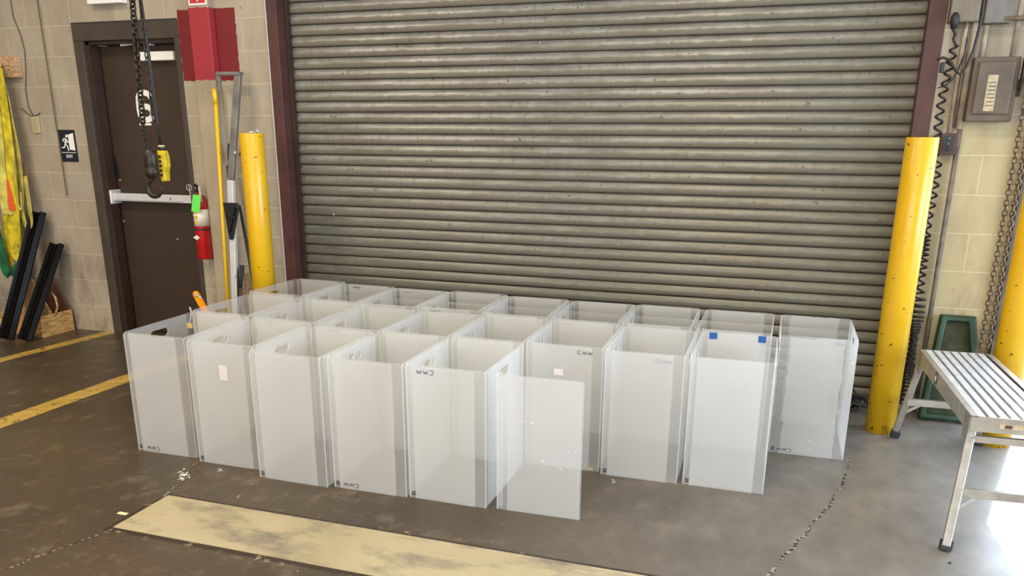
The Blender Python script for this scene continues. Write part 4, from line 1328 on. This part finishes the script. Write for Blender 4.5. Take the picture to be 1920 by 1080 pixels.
ribbon(A3([(24, 300), (30, 350), (34, 385), (40, 390), (38, 360)], -0.165), 0.026, 0.005, 'sling_pale', 'web_sling', 'narrow pale sling with a small loop on the front of the bundle', 'sling', G, 0.4)
ribbon(A3([(38, 290), (50, 330), (54, 380), (52, 420)], -0.060), 0.035, 0.006, 'sling_orange', 'web_sling', 'dark orange sling edge at the right back of the bundle', 'sling', G, 0.6)
ribbon(A3([(-24, 122), (-30, 230), (-26, 330), (-16, 400), (-6, 440), (4, 480), (12, 508), (22, 515), (30, 508), (34, 500)], -0.19), 0.070, 0.012, 'sling_green', 'web_sling', 'dark green sling hanging at the lower left of the bundle', 'sling', G, -0.2)
f0 = at(7, 342, Y=-0.162)
b = MB(); b.prism([(-0.035, 0.115), (0.040, 0.110), (0.065, -0.115), (-0.008, -0.12)], (f0.x + 0.01, -0.1640, f0.z - 0.09), (f0.x + 0.01, -0.1600, f0.z - 0.09), (1, 0, 0), (0, 0, 1))
tag(b.build('sling_tag', 'tag_orange', None, (f0.x, -0.162, f0.z - 0.19)), 'orange red printed tag on the broad yellow sling', 'tag')
b = MB()
q = at(-4, 128, Y=-0.10)
b.tube([(q.x - 0.02, -0.05, q.z + 0.01), (q.x - 0.02, -0.21, q.z + 0.03)], 0.012, 10)
b.build('peg', 'dark_steel', t)

# black steel profiles
def profile(foot, top, wd, label):
    foot, top = Vector(foot), Vector(top)
    ax = (top - foot).normalized()
    u_ = Vector((1, 0, 0)); u_ = (u_ - ax * u_.dot(ax)).normalized()
    v_ = ax.cross(u_)
    if v_.y > 0: v_ = -v_
    o_ = [(-1, 0.20), (-0.72, 0.42), (-0.45, 0.12), (-0.12, 0.05), (0.0, 0.22), (0.12, 0.05), (0.42, 0.12), (0.72, 0.42), (1.0, 0.20)]
    o_ = [(x * wd / 2, y * wd) for x, y in o_]
    o_ = o_ + [(x * 0.94, y - 0.012) for x, y in o_[::-1]]
    b = MB(); b.prism(o_, foot, top, u_, v_)
    zmin = min(v.co.z for v in b.bm.verts)
    for v in b.bm.verts: v.co.z -= zmin
    return tag(b.build('steel_profile', 'black_gloss', None, tuple(foot)), label, 'metal profile', 'black profiles leaning on the wall')


profile((-4.720, -0.47, 0.01), tuple(at(78, 398, Y=-0.055)), 0.140, 'taller glossy black steel profile leaning below the yellow slings')
profile((-4.562, -0.45, 0.01), tuple(at(112, 458, Y=-0.045)), 0.128, 'shorter glossy black steel profile leaning in front of the wooden tote')

# wooden tote
TX0, TX1, TY0, TY1, TZ = -4.95, -4.535, -0.335, -0.035, 0.165
t = root('wooden_tote', ((TX0 + TX1) / 2, (TY0 + TY1) / 2, 0), 'plywood carrying tote with gabled ends behind the black profiles', 'tote box')
b = MB(); b.box((TX1 - 0.014, TY0, 0), (TX1, TY1, TZ)); b.build('side_board', 'plywood', t, bevel=0.002)
b = MB(); b.box((TX0, TY0, 0), (TX0 + 0.014, TY1, TZ)); b.build('side_board', 'plywood', t)
b = MB(); b.box((TX0 + 0.014, TY0 + 0.014, 0), (TX1 - 0.014, TY1 - 0.014, 0.012)); b.build('bottom_board', 'plywood', t)
gm = (TX0 + TX1) / 2
for yy, mt in ((TY0 + 0.115, 'plywood'), (TY1 - 0.014, 'dark_wood')):
    b = MB(); b.prism([(TX0 + 0.014 - gm, 0), (TX1 - 0.014 - gm, 0), (TX1 - 0.014 - gm, TZ), (0.05, 0.43), (-0.02, 0.43), (TX0 + 0.06 - gm, 0.26), (TX0 + 0.014 - gm, TZ)], (gm, yy, 0), (gm, yy + 0.013, 0), (1, 0, 0), (0, 0, 1)); b.build('end_board', mt, t)
b = MB(); b.tube([(gm + 0.01, TY0 + 0.12, 0.395), (gm + 0.01, TY1 - 0.014, 0.395)], 0.012, 10); b.build('handle', 'pale_wood', t)
b = MB(); b.tube([tuple(at(97, 549, Y=-0.2)), tuple(at(104, 558, Y=-0.2)), tuple(at(108, 575, Y=-0.2)), (TX1 - 0.03, -0.2, 0.10)], 0.008, 6); tag(b.build('curved_stick', 'pale_wood', None, (TX1 - 0.03, -0.2, 0.1)), 'pale curved stick standing in the wooden tote', 'stick')

# fire extinguisher
exx, eyy = -3.165, -0.085
t = root('fire_extinguisher', (exx, eyy, 0.645), 'red fire extinguisher with green inspection tag between door and column', 'fire extinguisher')
b = MB(); b.lathe([(0.048, 0.0), (0.052, 0.006), (0.052, 0.385), (0.048, 0.415), (0.034, 0.440), (0.018, 0.452), (0.018, 0.468)], (exx, eyy, 0.645), n=28); b.build('cylinder', 'ext_red', t)
b = MB(); b.lathe([(0.0527, 0.235), (0.0527, 0.350)], (exx, eyy, 0.645), n=28); b.build('label', 'label_white', t)
b = MB()
for zz in (0.250, 0.285, 0.320):
    b.box((exx - 0.014, eyy - 0.0545, 0.645 + zz), (exx + 0.010, eyy - 0.0505, 0.645 + zz + 0.022))
b.build('label_panel', 'label_yellow', t)
b = MB()
for zz in (0.250, 0.285, 0.318):
    b.box((exx - 0.036, eyy - 0.0455, 0.645 + zz), (exx - 0.022, eyy - 0.041, 0.645 + zz + 0.018))
b.build('label_icon', 'sticker_dark', t)
b = MB(); b.lathe([(0.0530, 0.205), (0.0530, 0.217)], (exx, eyy, 0.645), n=28); b.build('strap', 'black_rubber', t)
b = MB(); b.prism([(-0.030, 0), (0.0, 0.018), (0.026, 0), (0.0, -0.018)], (exx - 0.014, eyy - 0.0535, 0.645 + 0.155), (exx - 0.014, eyy - 0.050, 0.645 + 0.155), (1, 0, 0), (0, 0, 1)); b.build('diamond_mark', 'label_white', t)
b = MB(); b.lathe([(0.016, 0.465), (0.020, 0.475), (0.016, 0.50)], (exx, eyy, 0.645), n=14)
b.bar((exx - 0.01, eyy, 1.150), (exx + 0.03, eyy - 0.075, 1.175), 0.020, 0.008); b.bar((exx - 0.01, eyy, 1.130), (exx + 0.025, eyy - 0.07, 1.115), 0.016, 0.006)
b.build('valve', 'black_plastic', t)
b = MB(); b.bar((exx + 0.030, eyy - 0.025, 1.15), (exx + 0.042, eyy - 0.035, 1.05), 0.016, 0.006); b.build('lever', 'silver_bar', t)
b = MB(); b.tube([(exx - 0.045 + 0.022 * math.cos(k / 10 * 6.28), eyy - 0.04, 1.145 + 0.022 * math.sin(k / 10 * 6.28)) for k in range(10)], 0.0022, 5, closed=True); b.tube([(exx - 0.035, eyy - 0.05, 1.16), (exx - 0.030, eyy - 0.052, 1.085)], 0.002, 5); b.build('pull_ring', 'silver_bar', t)
g0 = at(367, 366, Y=-0.142)
b = MB(); b.prism([(-0.024, 0.004), (0.042, 0.0), (0.020, -0.118), (-0.052, -0.112)], (g0.x, -0.1425, g0.z), (g0.x, -0.1410, g0.z), (1, 0, 0), (0, 0, 1)); b.build('inspection_tag', 'green_tag', t)
b = MB(); b.box((exx - 0.02, -0.034, 0.95), (exx + 0.02, -0.001, 1.02)); b.box((exx - 0.03, -0.034, 0.636), (exx + 0.03, -0.001, 0.646)); b.build('wall_bracket', 'dark_steel', t)

# yellow pole
a_, c_ = at(402, 166, Y=-0.085), at(427, 560, Y=-0.16)
c2 = a_ + (c_ - a_) * (a_.z / (a_.z - c_.z))
t = root('yellow_pole', tuple(c2), 'yellow painted steel pole leaning on the column', 'pole')
b = MB(); b.tube([c2, a_ - Vector((0, 0, 0.09))], 0.0135, 12); b.build('shaft', 'pole_paint', t)
b = MB(); b.tube([a_ - Vector((0, 0, 0.10)), a_], 0.0158, 12); b.build('sleeve', 'pole_paint', t)
b = MB(); b.lathe([(0.010, 0), (0.010, 0.002)], a_ + Vector((0, 0, 0.0)), n=12); b.build('bore', 'rust_chip', t)

# bent metal frame with caster
Yf = -0.13
t = root('metal_frame', (-2.93, -0.2, 0), 'bent grey metal frame bar standing between the column and left bollard', 'metal frame')
b = MB()
p1 = at(447, 138, Y=Yf); p2 = at(441, 300, Y=Yf); p3 = at(433, 380, Y=-0.16); p4 = at(441, 560, Y=-0.20)
p4b = p3 + (p4 - p3) * (p3.z / (p3.z - p4.z))
b.bar(p1, at(433, 345, Y=-0.145), 0.045, 0.030)
b.build('upper_bar', 'steel_bar', t, bevel=0.003)
b = MB(); b.bar(at(433, 338, Y=-0.15), p4b, 0.046, 0.030); b.build('lower_bar', 'silver_bar', t, bevel=0.003)
b = MB(); r1 = at(409, 138, Y=Yf); b.bar(r1, p1 + Vector((0.02, 0, 0)), 0.020, 0.05, (0, 0, 1)); b.bar(r1, at(411, 172, Y=Yf), 0.030, 0.02); b.build('top_return', 'steel_bar', t, bevel=0.002)
b = MB()
for px, py, yy in ((441, 286, -0.157), (440, 517, -0.218)):
    q = at(px, py, Y=yy); b.lathe([(0.010, 0), (0.007, 0.006)], q, (0, -1, 0), 8)
b.build('bolt', 'silver_bar', t)
q = at(466, 297, Y=-0.10)
b = MB(); b.lathe([(0.030, -0.011), (0.034, -0.008), (0.034, 0.008), (0.030, 0.011)], q, (0.25, 1, 0), 20); cw = b.build('caster', 'black_rubber', t)
b = MB(); b.lathe([(0.017, -0.014), (0.017, 0.014)], q, (0.25, 1, 0), 14); b.bar(q + Vector((-0.06, 0, 0.035)), q, 0.03, 0.02); b.build('caster_fork', 'dark_steel', cw)
q = at(435, 380, Y=-0.19)
b = MB(); b.prism([(-0.065, 0.0), (0.055, 0.0), (0.060, -0.03), (-0.012, -0.25), (-0.040, -0.25)], (q.x, -0.205, q.z), (q.x, -0.190, q.z), (1, 0, 0), (0, 0, 1)); cl = b.build('clamp_plate', 'black_plastic', t, bevel=0.004)
b = MB(); b.tube([(q.x - 0.04, -0.215, q.z - 0.09), (q.x - 0.005, -0.235, q.z - 0.075), (q.x + 0.03, -0.215, q.z - 0.10), (q.x, -0.225, q.z - 0.115), (q.x - 0.04, -0.215, q.z - 0.105)], 0.004, 5); b.bar((q.x + 0.04, -0.212, q.z - 0.03), (q.x - 0.03, -0.212, q.z - 0.20), 0.008, 0.012); b.build('twisted_wire', 'dark_steel', cl)
b = MB(); b.bar(at(432, 270, Y=-0.09), at(432, 302, Y=-0.09), 0.030, 0.02); b.build('rubber_block', 'black_rubber', t)
# rods
a_ = at(428, 310, Y=-0.10); c_ = at(434, 385, Y=-0.13); c2 = a_ + (c_ - a_) * (a_.z / (a_.z - c_.z))
b = MB(); b.tube([c2, a_], [0.011, 0.014], 10); tag(b.build('black_rod', 'black_rubber', None, tuple(c2)), 'black rubber covered rod standing left of the metal frame', 'rod')
a_ = at(449, 385, Y=-0.05); c_ = at(478, 540, Y=-0.11); c2 = a_ + (c_ - a_) * (a_.z / (a_.z - c_.z))
b = MB(); b.tube([c2, a_], [0.020, 0.009], 10); tag(b.build('black_rod', 'black_rubber', None, tuple(c2)), 'black tapered rod leaning between the metal frame and left bollard', 'rod')
a_ = at(454, 497, Y=-0.16); c_ = at(451, 548, Y=-0.20); c2 = a_ + (c_ - a_) * (a_.z / (a_.z - c_.z))
t = root('long_handled_brush', tuple(c2), 'tool with black grip and dark wooden shaft beside the metal frame', 'tool')
m_ = a_ + (c_ - a_) * 0.85
b = MB(); b.tube([m_, a_], [0.009, 0.018], 10); b.build('grip', 'black_rubber', t)
b = MB(); b.tube([c2, m_], 0.009, 10); b.build('shaft', 'brush_wood', t)
a_ = at(461, 512, Y=-0.10); c_ = at(469, 580, Y=-0.14)
b = MB(); b.bar((c_.x, c_.y, 0.0), a_, 0.030, 0.012); tag(b.build('timber_offcut', 'pale_wood', None, (c_.x, c_.y, 0)), 'narrow tan timber strip standing behind the tool with black grip', 'wood strip')

# orange tool behind the bins
q0 = at(368, 552, Y=-0.55); q1 = at(389, 590, Y=-0.55)
dirv = (q1 - q0).normalized()
base = q0 + dirv * (q0.z / -dirv.z)
t = root('orange_tool', tuple(base), 'orange handled tool with metal clip standing behind the left end bins', 'tool')
b = MB(); b.bar(q0 + dirv * 0.0, q0 + dirv * 0.17, 0.046, 0.014, (1, 0, 0)); b.lathe([(0.023, -0.007), (0.023, 0.007)], q0, (0, 1, 0), 18); b.build('handle', 'orange_plastic', t)
b = MB(); b.tube([q0 + dirv * 0.15, base], 0.010, 8); b.build('shaft', 'dark_steel', t)
b = MB(); b.lathe([(0.010, -0.004), (0.010, 0.004)], q0 + Vector((0.006, -0.010, 0)), (0, 1, 0), 12); b.bar(q0 + Vector((0.008, -0.013, 0.004)), q0 + Vector((0.048, -0.013, -0.020)), 0.009, 0.004, (0, 0, 1)); b.build('clip', 'silver_bar', t)
q = at(356, 600, Y=-0.52)
t = root('hook_strap', (q.x, -0.52, 0), 'white hook with yellow collar on a dark strap behind the leftmost bins', 'hook')
b = MB(); b.tube([(q.x + 0.01, -0.52, q.z + 0.09), (q.x + 0.02, -0.52, q.z + 0.06), (q.x + 0.008, -0.52, q.z + 0.01), (q.x - 0.004, -0.52, q.z - 0.02)], 0.006, 6); b.build('hook', 'silver_bar', t)
b = MB(); b.box((q.x - 0.020, -0.53, q.z - 0.055), (q.x + 0.020, -0.51, q.z - 0.02)); b.build('collar', 'label_yellow', t)
b = MB(); b.box((q.x - 0.016, -0.528, 0), (q.x + 0.016, -0.512, q.z - 0.055)); b.build('strap', 'dark_steel', t)

# bits on the floor
q = at(230, 963, z=0)
tag(MB().box((q.x - 0.022, q.y - 0.009, 0.0005), (q.x + 0.022, q.y + 0.009, 0.002)).build('paper_scrap', 'paper_cream', None, (q.x, q.y, 0)), 'small cream paper scrap on the floor left of the inset slab', 'paper')
b = MB()
rr = random.Random(5)
for px, py, nn in ((342, 888, 7), (338, 896, 5), (349, 893, 4), (420, 880, 2), (1152, 900, 2)):
    for k in range(nn):
        q = at(px + rr.uniform(-6, 6), py + rr.uniform(-6, 6), z=0)
        a1 = rr.uniform(0, 6.28)
        b.tube([(q.x, q.y, 0.002), (q.x + 0.012 * math.cos(a1), q.y + 0.012 * math.sin(a1), 0.004), (q.x + 0.022 * math.cos(a1 + 0.8), q.y + 0.022 * math.sin(a1 + 0.8), 0.002)], 0.0013, 4)
o = b.build('floor_litter', 'chip_white', None, (0, 0, 0)); o['kind'] = 'stuff'; o['label'] = 'white plastic shavings scattered on the floor before the bins'; o['category'] = 'litter'
q = at(1781, 1056, z=0)
tag(MB().lathe([(0.006, 0), (0.005, 0.004)], (q.x, q.y, 0), n=8).build('pebble', 'black_rubber', None, (q.x, q.y, 0)), 'tiny dark pebble on the floor by the platform foot', 'pebble')
